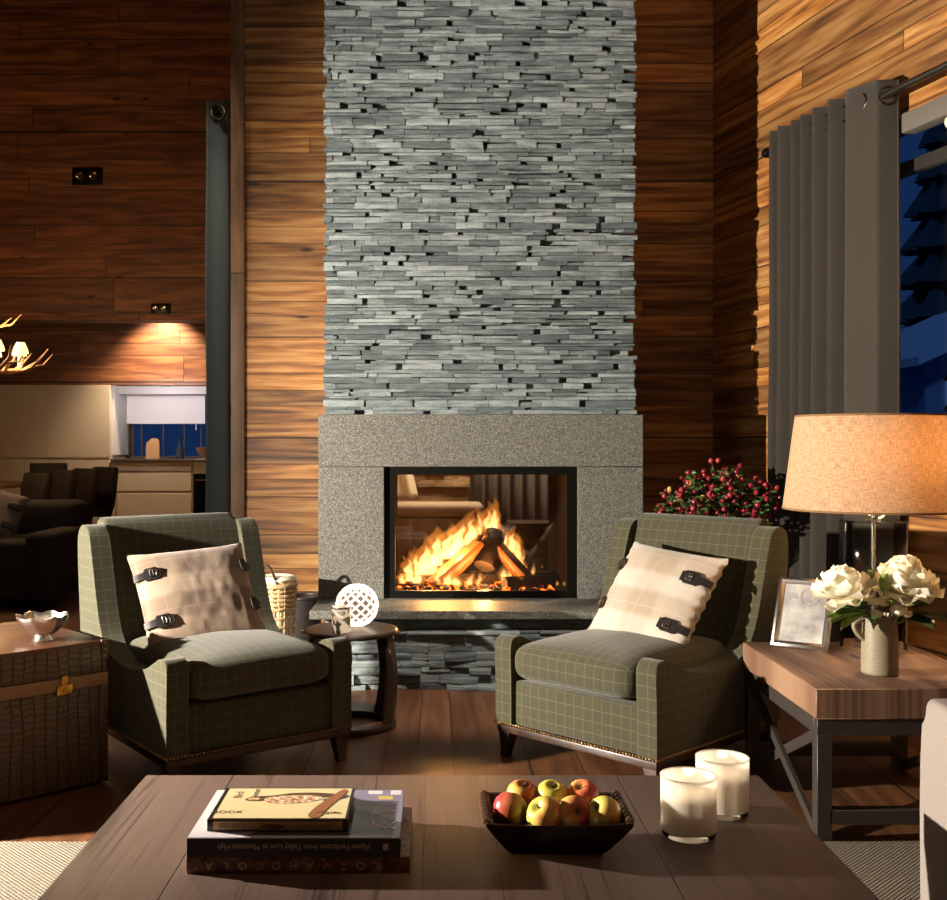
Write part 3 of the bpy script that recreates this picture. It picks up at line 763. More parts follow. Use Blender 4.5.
# ------------------------------------------------------------------ fruit tray
t = thing('fruit_tray', 'dark rectangular wooden tray full of apples on the coffee table', 'tray', (.241, 2.165, TT))
m = MB(); nx, ny = .142, .098; bx, by, hh = .088, .055, .070
def ring(ax, ay, z, n=9):
    out = []
    cs = [(-1, -1), (1, -1), (1, 1), (-1, 1)]
    for (a, b) in zip(cs, cs[1:] + cs[:1]):
        for i in range(n):
            f = i / n; sg = (1 - (2 * f - 1) ** 2)
            p = Vector((ax * (a[0] + (b[0] - a[0]) * f), ay * (a[1] + (b[1] - a[1]) * f), z))
            p *= 1; p.z -= sg * .004 * (z / hh)
            out.append(m.bm.verts.new(p))
    return out
rg = [ring(bx, by, 0), ring(bx + .012, by + .010, .012), ring(nx * .88, ny * .88, .045), ring(nx, ny, hh), ring(nx - .002, ny - .002, hh + .004), ring(nx - .009, ny - .009, hh + .002), ring(nx * .82, ny * .80, .046), ring(bx + .002, by + .002, .014)]
for A, B in zip(rg, rg[1:]):
    for j in range(len(A)): m.bm.faces.new((A[j], A[(j + 1) % len(A)], B[(j + 1) % len(A)], B[j]))
m.bm.faces.new(list(reversed(rg[0]))); m.bm.faces.new(rg[-1])
m.build('tray_body', plain('carved_dark_wood', C('#2b1b13'), .38, 0, .5, 70, .3), t, smooth=35)
RIMM = plain('dark_carved_rim', C('#3a271b'), .3)
for sx in (-1, 1):
    m = MB()
    for i in range(9): m.ball((sx * nx * .965, -ny * .8 + i * ny * .2, hh + .003), .0105, 1)
    m.build('beaded_rim', RIMM, t)
def apple_mat(name, seed, red):
    t = NT(name); sp = t.n('SeparateXYZ', {0: t.obj()})
    a = t.noise(t.n('VectorMath', {0: t.obj(), 1: (seed, seed * 2, 0)}, operation='ADD').outputs[0], 16, 3, .5)
    st = t.noise(t.xyz(t.M('MULTIPLY', t.M('ARCTAN2', sp.outputs[1], sp.outputs[0]), 9), t.M('MULTIPLY', sp.outputs[2], 8), seed), 1, 4, .7)
    f = t.M('ADD', t.M('ADD', t.M('MULTIPLY', a, .65), t.M('MULTIPLY', st, .3)), t.M('MULTIPLY', sp.outputs[0], 5))
    f = t.M('ADD', f, red)
    top = t.n('MapRange', {0: t.n('Math', {0: t.M('ADD', t.M('POWER', sp.outputs[0], 2), t.M('POWER', sp.outputs[1], 2))}, operation='SQRT').outputs[0], 1: .004, 2: .014, 3: 1.0, 4: 0.0}).outputs[0]
    c = t.ramp(f, [(.34, C('#c2b850')), (.46, C('#d7b45a')), (.58, C('#c86a42')), (.74, C('#a8323a'))])
    c = t.mix(t.M('MULTIPLY', top, .6), c, C('#7c7a34'))
    t.p(col=c, rough=.32, coat=.2); return t.m
STEM = plain('apple_stem', C('#4a3220'), .8)
def apple(x, y, z, r, tilt, az, mat, label):
    t = thing('apple', label, 'apple', (x, y, z), 0, 'apples in the tray')
    t.rotation_euler = (Rz(az) @ Rx(tilt)).to_euler()
    m = MB(); pr = []
    for i in range(25):
        th = PI * i / 24
        rr = r * (math.sin(th) ** .86) * (1 + .06 * math.cos(th)); zz = r * .90 * math.cos(th)
        dip = math.exp(-(rr / (r * .30)) ** 2)
        zz -= math.copysign(dip * r * (.30 if zz > 0 else .20), zz)
        pr.append((max(rr, 0) if 0 < i < 24 else 0, zz))
    m.lathe(pr, 28, fn=lambda a, zz: 1 + .018 * math.cos(5 * a) * (zz < 0) + .012 * math.cos(2 * a + az))
    m.build('flesh', mat, t, smooth=80)
    m = MB(); m.tube([(0, 0, r * .58), (.001, 0, r * .78), (.004, 0, r * .95)], .0016, 6); m.build('stem', STEM, t)
AP = [(.150, 2.140, .064, .0375, .9, 2.6, .16, 'red apple with a deep dimple at the left end of the tray'),
      (.186, 2.235, .070, .035, .3, .5, .10, 'blush apple at the back left of the tray'),
      (.226, 2.105, .066, .0375, .75, -.9, -.02, 'yellow and red apple second from left in the front row'),
      (.256, 2.225, .072, .0355, .35, .2, -.07, 'greenish apple with visible stem hollow at the back centre'),
      (.294, 2.115, .066, .036, 1.2, .2, .09, 'orange red apple third from left in the front row'),
      (.330, 2.225, .072, .036, .5, -.6, .13, 'pinkish red apple at the back right of the tray'),
      (.364, 2.110, .065, .0375, .9, -1.1, -.16, 'yellow apple at the right end of the tray')]
for i, (x, y, z_, r, ti, az, rd, lb) in enumerate(AP):
    apple(.241 + (x - .254) * .86, y + (.020 if y < 2.18 else -.004), TT + z_ + .006, r * .94, ti, az, apple_mat('apple_skin_%d' % i, 3.1 + i * 2.3, rd), lb)

# ------------------------------------------------------------------ candles in frosted glasses
def votive(label, x, y, clabel):
    t = thing('candle_glass', label, 'candle holder', (x, y, TT), 0, 'frosted candle glasses')
    R = .0565; h = .122
    m = MB(); m.lathe([(0, .012), (R - .006, .012), (R - .005, .016), (R - .005, h), (R - .0025, h + .002), (R, h), (R, .014)], 48)
    m.build('frosted_cylinder', FROST, t, smooth=50)
    m = MB(); m.lathe([(0, 0), (R - .006, 0), (R - .001, .005), (R, .014), (R - .006, .0118), (0, .0118)], 48); m.build('clear_base', JARGLASS, t, smooth=50)
    m = MB(); m.tube([(R * .985 * math.cos(2 * PI * i / 48), R * .985 * math.sin(2 * PI * i / 48), h) for i in range(48)], .0022, 8, closed=True); m.build('rim', JARGLASS, t, smooth=60)
    lamp('candle_glow', 'POINT', (x, y, TT + .105), .14, (1.0, .86, .66), shadow_soft_size=.012)
    c = thing('pillar_candle', clabel, 'candle', (x, y, TT + .0125), 0, 'candles in the glasses')
    m = MB(); r = .041
    m.lathe([(0, 0), (r - .002, 0), (r, .002), (r, .072), (r - .002, .076), (r - .008, .074), (.012, .068), (0, .067)], 32, fn=lambda a, z: 1 + .02 * math.sin(3 * a)); m.build('wax', WAX, c, smooth=50)
    m = MB(); m.tube([(0, 0, .066), (.001, 0, .074), (.003, .001, .080)], .0012, 6); m.build('wick', LEATHER, c)
votive('frosted white candle glass standing nearer, in front of the other one', .522, 2.215, 'cream pillar candle inside the nearer frosted glass')
votive('frosted white candle glass standing farther back by the table edge', .626, 2.345, 'cream pillar candle inside the farther frosted glass')

# ------------------------------------------------------------------ leather trunk with bowl
TD = Vector((.727, .687, 0)); TN_ = Vector((-.687, .727, 0)); TA = math.atan2(.687, .727)
t = thing('storage_trunk', 'brown crocodile leather trunk at the left edge with a brass lock', 'trunk', (-1.165, 3.835, 0), TA)
L_, D_ = 1.0, .62      # local x from -L to 0, y from 0 to D
m = MB(); m.b2((-L_, 0, .01), (0, D_, .392), .004); m.build('body', CROC, t)
m = MB(); m.b2((-L_ - .003, -.003, .396), (.003, D_ + .003, .498), .006); ld = m.build('lid', CROC, t)
m = MB(); m.b2((-L_ - .004, -.004, .490), (.004, D_ + .004, .508), .005); m.build('lid_top', TRUNKTOP, ld)
m = MB(); m.b2((-L_ - .006, -.006, .352), (.006, -.0005, .396), .002); m.b2((.0005, -.006, .352), (.006, D_, .396), .002); m.build('leather_band', plain('tan_leather_band', C('#8a6648'), .4, 0, .1, 60, .15), t)
m = MB()
for x in (-.012, ):
    m.b2((x - .014, -.007, .008), (x + .018, .012, .352), .003)
m.b2((-.02, -.0075, .44), (.0075, .02, .51), .004)
m.build('corner_edging', TRUNKL, t)
m = MB()
for i in range(13): m.ball((-.05 - .066 * i, -.0065, .374), .0065, 1, sc=(1, .5, 1))
for i in range(14): m.ball((.0, -.0075, .03 + i * .024), .0042, 1, sc=(1, .5, 1))
for i in range(3): m.ball((-.006, -.0085, .455 + i * .022), .004, 1, sc=(1, .5, 1))
m.build('rivets', BRASS_D, t)
m = MB(); m.b2((-.185, -.013, .338), (-.128, -.005, .374), .003); m.b2((-.168, -.012, .372), (-.145, -.006, .405), .002); m.ball((-.156, -.014, .356), .009, 2, sc=(1, .5, 1)); lk = m.build('lock', BRASS, t, smooth=40)

def bowlprof():
    m = MB(); n = 48
    pr = [(.0, .014), (.022, .013), (.020, .006), (.034, .0), (.036, .004), (.026, .016), (.052, .032), (.076, .058), (.088, .084), (.0895, .090), (.086, .090), (.074, .061), (.05, .037), (.02, .022), (0, .020)]
    m.lathe(pr, n, fn=lambda a, z: 1 + (.05 * math.cos(8 * a) * max(0, z - .02) / .07))
    for v in m.bm.verts:
        if v.co.z > .08: v.co.z += .004 * math.cos(8 * math.atan2(v.co.y, v.co.x))
    return m
tp = at(43, 640, 1); 
o = bowlprof().build('silver_bowl', SILVER, smooth=60); o.location = (-1.385, 3.82, .5085)
tag(o, 'small scalloped silver bowl standing on the leather trunk', 'bowl')

# ------------------------------------------------------------------ round side table with lantern
RT = (-.352, 4.62)
t = thing('round_side_table', 'small round dark wood side table between left armchair and hearth', 'side table', (*RT, 0))
m = MB(); R = .198
m.lathe([(0, .392), (R - .02, .392), (R - .004, .396), (R, .404), (R, .410), (R - .004, .4155), (R - .012, .417), (0, .417)], 56); m.build('tabletop', DARKW, t, smooth=50)
m = MB(); m.lathe([(R - .055, .0), (R - .012, .0), (R - .008, .006), (R - .008, .022), (R - .012, .028), (R - .055, .028), (R - .058, .014), (R - .055, 0)], 56); m.build('base_ring', DARKW, t, smooth=40)
for k in range(5):
    a = -.42 + 2 * PI * k / 5; m = MB(); rows = []
    for i in range(13):
        f = i / 12; z_ = .024 + .372 * f; rr = R - .03 + .030 * math.sin(PI * f) ** .8; wdt = .028 - .008 * math.sin(PI * f); th = .011
        rows.append([m.bm.verts.new((rr + sx * th, sy * wdt, z_)) for sx, sy in ((-1, -1), (1, -1), (1, 1), (-1, 1))])
    for A, B in zip(rows, rows[1:]):
        for j in range(4): m.bm.faces.new((A[j], A[(j + 1) % 4], B[(j + 1) % 4], B[j]))
    m.bm.faces.new(rows[0]); m.bm.faces.new(rows[-1])
    m.build('leg', DARKW, t, smooth=40, rz=a)
for a in (-.15, PI + .15):
    m = MB(); rr = R + .004
    m.tube([(rr - .012, -.02, .404), (rr + .006, -.014, .408), (rr + .011, 0, .409), (rr + .006, .014, .408), (rr - .012, .02, .404)], .005, 8); m.build('ring_handle', plain('bronze_handle', C('#b98a5c'), .3, 1), t, smooth=60, rz=a)
# cut glass sphere light
sx_, sy_ = at(357, 609, 4.66).x, 4.66
t = thing('glass_lantern', 'glowing cut glass sphere lantern on the round side table', 'lantern', (sx_, sy_, .417))
RB = .092
m = MB(); n = 12
CRYS = NT('cut_crystal'); CRYS.p(col=C('#fbf3e8'), rough=.08, trans=.55, emi=(1, .86, .68, 1), es=.75); CRYS = CRYS.m
for sgn in (1, -1):
    for k in range(n):
        pts = []
        for i in range(19):
            ph = math.radians(-72 + 144 * i / 18); lam = 2 * PI * k / n + sgn * ph * 1.15
            pts.append((RB * .97 * math.cos(ph) * math.cos(lam), RB * .97 * math.cos(ph) * math.sin(lam), RB + RB * .97 * math.sin(ph)))
        m.tube(pts, .0046, 6)
for s in (1, -1):
    m.lathe([(0, RB + s * RB * .985), (.026, RB + s * RB * .955), (.034, RB + s * RB * .90), (.03, RB + s * RB * .88), (0, RB + s * RB * .93)], 24)
m.build('lattice', CRYS, t, smooth=60)
GLOWM = NT('frosted_inner'); GLOWM.p(col=C('#4a3a32'), rough=.3, emi=(1, .66, .42, 1), es=.16); GLOWM = GLOWM.m
m = MB(); m.ball((0, 0, RB), RB * .86, 4); m.build('inner_globe', GLOWM, t, smooth=90)
# mercury glass votive
vx = at(342, 620, 4.55).x
MERC = NT('mercury_glass'); _n = MERC.noise(MERC.obj(), 30, 3, .6)
MERC.p(col=C('#d9d0c6'), metal=.75, rough=.18); MERC.p(emi=(1, .75, .5, 1), es=MERC.M('MULTIPLY', MERC.M('GREATER_THAN', _n, .50), .55)); MERC = MERC.m  # glow patches put into the glass stand in for a candle inside
t = thing('mercury_votive', 'small silvery glass votive in front of the glass sphere', 'candle holder', (vx, 4.515, .417))
m = MB(); m.lathe([(0, 0), (.032, 0), (.036, .003), (.038, .02), (.0405, .100), (.0415, .107), (.039, .107), (.036, .03), (0, .012)], 32, fn=lambda a, z: 1 + .025 * math.cos(10 * a) * (z > .01)); m.build('glass_cup', MERC, t, smooth=35)
m = MB(); m.lathe([(.0405, .099), (.043, .105), (.0425, .109), (.040, .109)], 32); m.build('rim', SILVER, t, smooth=60)

# ------------------------------------------------------------------ basket and shade drum behind the left chair
WICK = plain('pale_wicker', C('#b89a72'), .6, 0, .3, 120, .3)
t = thing('log_basket', 'tall pale wicker basket with lining behind the left armchair', 'basket', (-.795, 5.42, 0))
def br(z): return .083 + .018 * z / .5
m = MB()
for k in range(20):
    a = 2 * PI * k / 20; m.tube([(br(z_) * math.cos(a), br(z_) * math.sin(a), z_) for z_ in (.0, .15, .3, .42, .50)], .0042, 6)
for i in range(22):
    z_ = .012 + i * .022; ph = i % 2
    if i in (12, 14, 16): continue
    m.tube([((br(z_) + .005 * (1 if (k + ph) % 2 else -1)) * math.cos(2 * PI * k / 20), (br(z_) + .005 * (1 if (k + ph) % 2 else -1)) * math.sin(2 * PI * k / 20), z_ + .003 * math.sin(k * 1.7 + i)) for k in range(20)], .0078, 6, closed=True)
m.lathe([(0, .004), (.08, .004), (.08, .012), (0, .012)], 20)
m.build('weave', WICK, t, smooth=60)
m = MB()
for s in (0, 1): m.tube([(br(.5) * math.cos(2 * PI * k / 40), br(.5) * math.sin(2 * PI * k / 40), .50 + .005 * math.sin(k * 2.2 + s * PI)) for k in range(40)], .010, 8, closed=True)
m.build('rim', WICK, t, smooth=60)
m = MB(); m.tube([(-.055 + .11 * i / 16 - .03, -.094 - .012 * math.sin(PI * i / 16), .50 + .108 * math.sin(PI * i / 16)) for i in range(17)], .007, 8); m.build('handle', plain('dark_wicker', C('#3c2c1c'), .6), t, smooth=60)
m = MB()
m.lathe([(br(.3) - .013, .02), (br(.46) - .012, .46), (br(.5) - .006, .515), (br(.5) + .004, .530), (br(.5) - .012, .545), (br(.5) - .03, .538), (0, .545)], 28, fn=lambda a, z: 1 + (.04 * noise.noise((math.cos(a) * 3, math.sin(a) * 3, z * 9)) if z > .47 else 0)); m.build('cloth_lining', plain('cream_cloth', C('#e9dfc8'), .9, 0, .3, 90, .1), t, smooth=60)
t = thing('shade_drum', 'low dark drum standing in for shade beside the hearth, right of the basket', 'shade drum', (-.715, 5.93, 0))  # dark drum shape put in for the shade beside the hearth
m = MB(); m.lathe([(0, 0), (.085, 0), (.09, .01), (.098, .36), (.101, .372), (.096, .375), (.088, .02), (0, .02)], 28); m.build('shade_drum_body', plain('shade_drum_dark', C('#170f0b'), .7, 0, .2, 60), t, smooth=50)
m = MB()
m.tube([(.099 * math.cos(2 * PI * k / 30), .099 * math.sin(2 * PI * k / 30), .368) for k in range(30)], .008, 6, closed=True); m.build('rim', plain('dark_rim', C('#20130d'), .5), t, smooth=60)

# ------------------------------------------------------------------ X-frame side table at the right
t = thing('lamp_table', 'rough reclaimed wood side table on a black X-frame steel base', 'side table', (1.15, 3.25, 0))
TW, TDp, TZ = .60, .775, .466
m = MB(); vs = m.b2((0, 0, TZ - .092), (TW, TDp, TZ), .003, 1)
m.build('tabletop', SIDEW, t)
m = MB(); a = .045
for (p, q) in (((0, 0), (TW, a)), ((0, TDp - a), (TW, TDp)), ((0, a - .012), (a, TDp - a + .012)), ((TW - a, a - .012), (TW, TDp - a + .012))):
    m.b2((p[0] + .006, p[1] + .006, TZ - .142), (q[0] - .006, q[1] - .006, TZ - .092), .001, 1)
m.build('apron', STEEL, t)
for x in (.006, TW - .006 - a):
    for y in (.006, TDp - .006 - a):
        m = MB(); m.b2((x, y, 0), (x + a, y + a, TZ - .142), .001, 1); m.build('leg', STEEL, t)
for y in (.006, TDp - .006 - a):
    m = MB(); m.b2((a, y, .055), (TW - a, y + a, .098), .001, 1); m.build('rail', STEEL, t)
for x in (.012, TW - .012 - .03):
    y0, y1, z0, z1 = .05, TDp - .05, .02, TZ - .142
    for s in (0, 1):
        m = MB(); p, q = ((y0, z0), (y1, z1)) if s == 0 else ((y0, z1), (y1, z0))
        dv = Vector((q[0] - p[0], q[1] - p[1])); nn = Vector((-dv.y, dv.x)).normalized() * .017
        m.prism([(p[0] + nn.x, p[1] + nn.y), (q[0] + nn.x, q[1] + nn.y), (q[0] - nn.x, q[1] - nn.y), (p[0] - nn.x, p[1] - nn.y)], x + s * .015, x + s * .015 + .014, 'X')
        m.build('cross_brace', STEEL, t)

# table lamp
LX, LY = 1.578, 3.88
t = thing('table_lamp', 'table lamp with clear glass jar base and wide linen drum shade', 'lamp', (LX, LY, TZ))
m = MB(); R = .114; hj = .462
m.lathe([(0, .0), (R - .004, 0), (R, .006), (R, hj - .006), (R - .003, hj), (R - .006, hj - .003), (R - .006, .02), (R - .012, .014), (0, .012)], 64); m.build('glass_jar', JARGLASS, t, smooth=50)
m = MB(); m.lathe([(0, hj + .012), (.024, hj + .012), (.028, hj + .004), (R + .001, hj + .0035), (R + .001, hj - .001), (0, hj - .001)], 48); m.build('jar_lid', thin_glass('lid_glass', (.9, .92, .92, 1), .05, 1.8), t, smooth=40)
m = MB(); m.tube([(0, 0, .012), (0, 0, .20), (0, 0, hj)], [.010, .008, .008], 12); m.tube([(0, 0, hj + .01), (0, 0, .70)], .009, 12); m.lathe([(0, .60), (.018, .60), (.020, .66), (0, .68)], 16)
m.build('stem', CHROME, t, smooth=50)
m = MB(); m.tube([(.0 + .026 * math.cos(b), -.03, .487 + .014 * math.sin(b)) for b in [PI * 1.1 - PI * 1.5 * i / 14 for i in range(15)]], .0045, 8); m.build('switch_loop', WHITEP, t, smooth=60)
m = MB(); zb, zt = .505, .838; Rb, Rt = .311, .268
m.lathe([(Rb, zb), (Rb - (Rb - Rt) * .5, (zb + zt) / 2), (Rt, zt)], 96); m.lathe([(Rt - .003, zt), (Rb - .003, zb)], 96)
sh = m.build('shade', LINEN, t, smooth=60, uv=True)
m = MB()
for r_, z_ in ((Rb, zb), (Rt, zt)): m.tube([((r_ - .001) * math.cos(2 * PI * k / 72), (r_ - .001) * math.sin(2 * PI * k / 72), z_) for k in range(72)], .004, 6, closed=True)
m.build('shade_binding', plain('shade_binding', C('#7c5a38'), .9), sh, smooth=60)
m = MB()
for k in range(3):
    a_ = 2 * PI * k / 3 + .3; m.tube([(.01 * math.cos(a_), .01 * math.sin(a_), .69), (Rt * math.cos(a_), Rt * math.sin(a_), zt - .01)], .003, 6)
m.build('shade_carrier', CHROME, t)
BULB = NT('bulb_glow'); BULB.p(col=(1, .9, .75, 1), emi=(1, .72, .42, 1), es=12); BULB = BULB.m
m = MB(); m.ball((.0, 0, .725), .034, 3, sc=(1, 1, 1.15)); bl = m.build('bulb', BULB, t, smooth=80); bl.visible_shadow = True
lamp('lamp_bulb_light', 'POINT', (LX + .075, LY - .09, TZ + .70), 15, (1.0, .64, .32), shadow_soft_size=.05)

# picture frame
fa, fb = at(769.5, 648, 1), 0
fx0 = at(770, 648, 3.93); fx1 = at(821, 655, 3.83)
ang = math.atan2(fx1.y - fx0.y, fx1.x - fx0.x); fw = .205; fh = .27
t = thing('picture_frame', 'silver picture frame leaning on the lamp table', 'picture frame', (fx0.x, fx0.y, TZ + .001), ang)
t.rotation_euler = (Rz(ang) @ Rx(-math.radians(27))).to_euler()
b = .026; m = MB()
prof = [(0, -.004), (.004, -.011), (.013, -.014), (.022, -.010), (.026, -.006), (.026, .006), (0, .006)]
cs = [(0, 0, 1, 1), (fw, 0, -1, 1), (fw, fh, -1, -1), (0, fh, 1, -1)]
rg = [[m.bm.verts.new((cx + sx * p[0], p[1], cz + sz * p[0])) for p in prof] for cx, cz, sx, sz in cs]
for A, B in zip(rg, rg[1:] + rg[:1]):
    for j in range(len(prof)): k = (j + 1) % len(prof); m.bm.faces.new((A[j], A[k], B[k], B[j]))
m.build('moulding', SILVER, t, smooth=30)
PHOTO = NT('faded_photo'); _n = PHOTO.noise(PHOTO.obj(), 9, 4, .6)
PHOTO.p(col=PHOTO.ramp(_n, [(.35, C('#7f7d7c')), (.55, C('#a8a5a2')), (.75, C('#c2bfbb'))]), rough=.25, coat=.4); PHOTO = PHOTO.m
m = MB(); m.b2((b - .002, -.004, b - .002), (fw - b + .002, .001, fh - b + .002)); m.build('photograph', PHOTO, t)
m = MB(); m.lathe([(.026, 0), (.034, .0), (.034, .001), (.026, .001)], 20, M=T(fw * .56, -.0045, fh * .72) @ Rx(PI / 2), fn=lambda a, z: 1 + .1 * math.cos(3 * a)); m.b2((.045, -.005, fh * .70), (.075, -.0042, fh * .78)); m.build('photo_figures', plain('grey_figures', C('#8f8c8c'), .4), t)
m = MB(); m.prism([(.07, .06), (.13, .06), (.10, .20)], .005, .006, 'Y', M=None); m.b2((.09, .006, .02), (.115, .011, .2)); m.build('easel_back', LEATHER, t)

# jug with white flowers
JX, JY = 1.432, 3.47
CLAY = NT('stoneware'); _s = CLAY.n('SeparateXYZ', {0: CLAY.obj()}); _n = CLAY.noise(CLAY.obj(), 130, 3)
CLAY.p(col=CLAY.mix(_n, C('#6e624f'), C('#978a72')), rough=.55); CLAY.bump(CLAY.M('SINE', CLAY.M('MULTIPLY', _s.outputs[2], 900)), .15, .002); CLAY = CLAY.m
t = thing('stoneware_jug', 'beige ribbed stoneware jug holding white flowers', 'jug', (JX, JY, TZ))
m = MB(); m.lathe([(0, 0), (.052, 0), (.0565, .004), (.057, .012), (.0555, .10), (.052, .165), (.0525, .185), (.054, .19), (.050, .19), (.048, .16), (.050, .02), (0, .015)], 48); m.build('body', CLAY, t, smooth=50)
m = MB(); m.tube([(-.050 - .034 * math.sin(PI * i / 14) ** .8, -.006, .178 - .068 * i / 14 + .010 * math.sin(PI * i / 14)) for i in range(15)], .0085, 10); m.build('handle', CLAY, t, smooth=60)
PETAL = NT('white_petals'); _n = PETAL.noise(PETAL.obj(), 12, 2)
_pd = PETAL.n('BsdfDiffuse', {0: PETAL.mix(_n, C('#f4edd2'), C('#fffaf0'))}); _pt = PETAL.n('BsdfTranslucent', {0: C('#f6efcf')})
PETAL.shade(PETAL.n('MixShader', {0: .35, 1: _pd.outputs[0], 2: _pt.outputs[0]})); PETAL = PETAL.m
LEAF = NT('dark_leaf'); _n = LEAF.noise(LEAF.obj(), 18, 3); LEAF.p(col=LEAF.mix(_n, C('#24401a'), C('#55743a')), rough=.42); LEAF = LEAF.m
LEAF2 = NT('light_leaf'); _n = LEAF2.noise(LEAF2.obj(), 18, 3); LEAF2.p(col=LEAF2.mix(_n, C('#5f7a2c'), C('#8f9f4e')), rough=.5); LEAF2 = LEAF2.m
GREENST = plain('green_stem', C('#5d6b35'), .6)
def petal(m, c, ax, size, curl, rnd, w=.8):
    """petal growing from c in direction ax"""
    ax = Vector(ax).normalized(); q = ax.to_track_quat('X', 'Z').to_matrix().to_4x4()
    rr = rnd.uniform(-.4, .4); sd = rnd.uniform(0, 50)
    def f(u, v):
        s = u; wd = w * size * (math.sin(PI * min(1, s * .80 + .10)) ** .8) * .5
        y = (v * 2 - 1) * wd; x = s * size * (1 - .10 * (v * 2 - 1) ** 2)
        z_ = curl * size * (s ** 2) + .22 * size * ((v * 2 - 1) ** 2) * s + .05 * size * noise.noise((s * 4 + sd, v * 4, 0))
        return Vector((x, y, z_))
    m.grid(f, 6, 6, M=T(*c) @ q @ Matrix.Rotation(rr, 4, 'X'))
def bloom(name, label, c, R, seed, layers, stem_to, cat='flower', up=(0, -.25, 1)):
    rnd = random.Random(seed); t = thing(name, label, cat, c, 0)
    m = MB(); up = Vector(up).normalized(); q = up.to_track_quat('Z', 'Y').to_matrix()
    for li, (nn, el, sz, cu) in enumerate(layers):
        for k in range(nn):
            a = 2 * PI * (k + .5 * (li % 2)) / nn + rnd.uniform(-.2, .2); e = math.radians(el + rnd.uniform(-9, 9))
            dvec = q @ Vector((math.cos(a) * math.cos(e), math.sin(a) * math.cos(e), math.sin(e)))
            petal(m, (0, 0, -.2 * R), dvec, R * sz * rnd.uniform(.9, 1.08), cu, rnd, .95)
    m.build('petals', PETAL, t, smooth=80)
    m = MB(); m.ball((0, 0, -.05 * R), R * .28, 2); m.build('flower_centre', plain('pollen', C('#d8cf86'), .8), t)
    m = MB(); s = Vector(stem_to) - Vector(c); m.tube([(0, 0, -.15 * R), s * .5 + Vector((0, 0, .01)), s], .0035, 6); m.build('stem', GREENST, t, smooth=60)
    return t
PEONY = [(9, -18, 1.05, .25), (9, 5, 1.05, .30), (8, 25, 1.0, .32), (8, 45, .92, .34), (7, 62, .85, .3), (5, 78, .75, .2)]
jt = (JX, JY, TZ + .10)
bloom('white_peony', 'left and looser white flower head in the stoneware jug', (JX - .118, JY - .015, TZ + .272), .094, 4, PEONY, jt)
bloom('white_rose', 'right and larger white flower head in the stoneware jug', (JX + .075, JY - .01, TZ + .292), .102, 8, PEONY + [(6, 55, .95, .4)], jt, up=(.1, -.35, 1))
SMALL = [(6, 20, 1.0, .3), (5, 60, .9, .3)]
for i, (dx, dy, dz, r, lb) in enumerate(((-.012, -.055, .232, .03, 'small cream bud between the two white blooms'), (.03, -.07, .205, .034, 'small cream blossom hanging over the jug rim'), (-.035, -.06, .195, .024, 'tiny cream blossom above the jug handle'), (.062, -.065, .195, .022, 'tiny greenish blossom below the right white bloom'))):
    bloom('cream_bud', lb, (JX + dx, JY + dy, TZ + dz), r, 20 + i, SMALL, jt)
def leafs(name, label, lst, mat, root, cat='leaf sprig'):
    t = thing(name, label, cat, root)
    st = MB()
    for (dx, dy, dz), ax, sz, wd, cu in lst:
        m = MB(); rnd = random.Random(int(sz * 9999)); petal(m, (dx, dy, dz), ax, sz, cu, rnd, wd); m.build('leaf', mat, t, smooth=80)
        st.tube([(0, 0, 0), (dx * .5, dy * .5, dz * .6), (dx, dy, dz)], .002, 5)
    st.build('stem', GREENST, t, smooth=60)
leafs('dark_leaf_sprig', 'dark green leaves spreading right of the white flowers', [((.07, -.02, .10), (1, -.1, -.12), .13, .8, -.1), ((.06, .01, .12), (1, .3, .05), .12, .7, -.1), ((.06, -.03, .09), (.8, -.5, -.25), .10, .7, -.1), ((.05, 0, .10), (1, .1, .25), .11, .6, -.1)], LEAF, jt)
leafs('dark_leaf_sprig', 'dark green leaves spreading left under the white flowers', [((-.06, -.03, .11), (-1, -.2, -.05), .10, .7, -.1), ((-.05, -.04, .12), (-.8, -.5, .2), .08, .7, -.1), ((-.04, -.05, .10), (-.4, -.8, -.3), .06, .7, -.1)], LEAF, jt)
leafs('pale_leaf_sprig', 'long pale green leaves reaching left toward the picture frame', [((-.06, -.045, .105), (-1, -.1, -.16), .125, .25, -.15), ((-.055, -.05, .10), (-1, -.25, -.28), .11, .22, -.2), ((-.05, -.03, .11), (-1, .1, -.05), .13, .22, -.2)], LEAF2, jt)
leafs('bright_leaf_sprig', 'bright green leaves standing up between the white flowers', [((-.01, -.06, .17), (.1, -.3, 1), .062, .75, .05), ((-.035, -.02, .19), (-.5, -.3, 1), .05, .7, .1), ((.0, -.07, .13), (-.2, -.9, .3), .05, .6, .1)], LEAF2, jt)

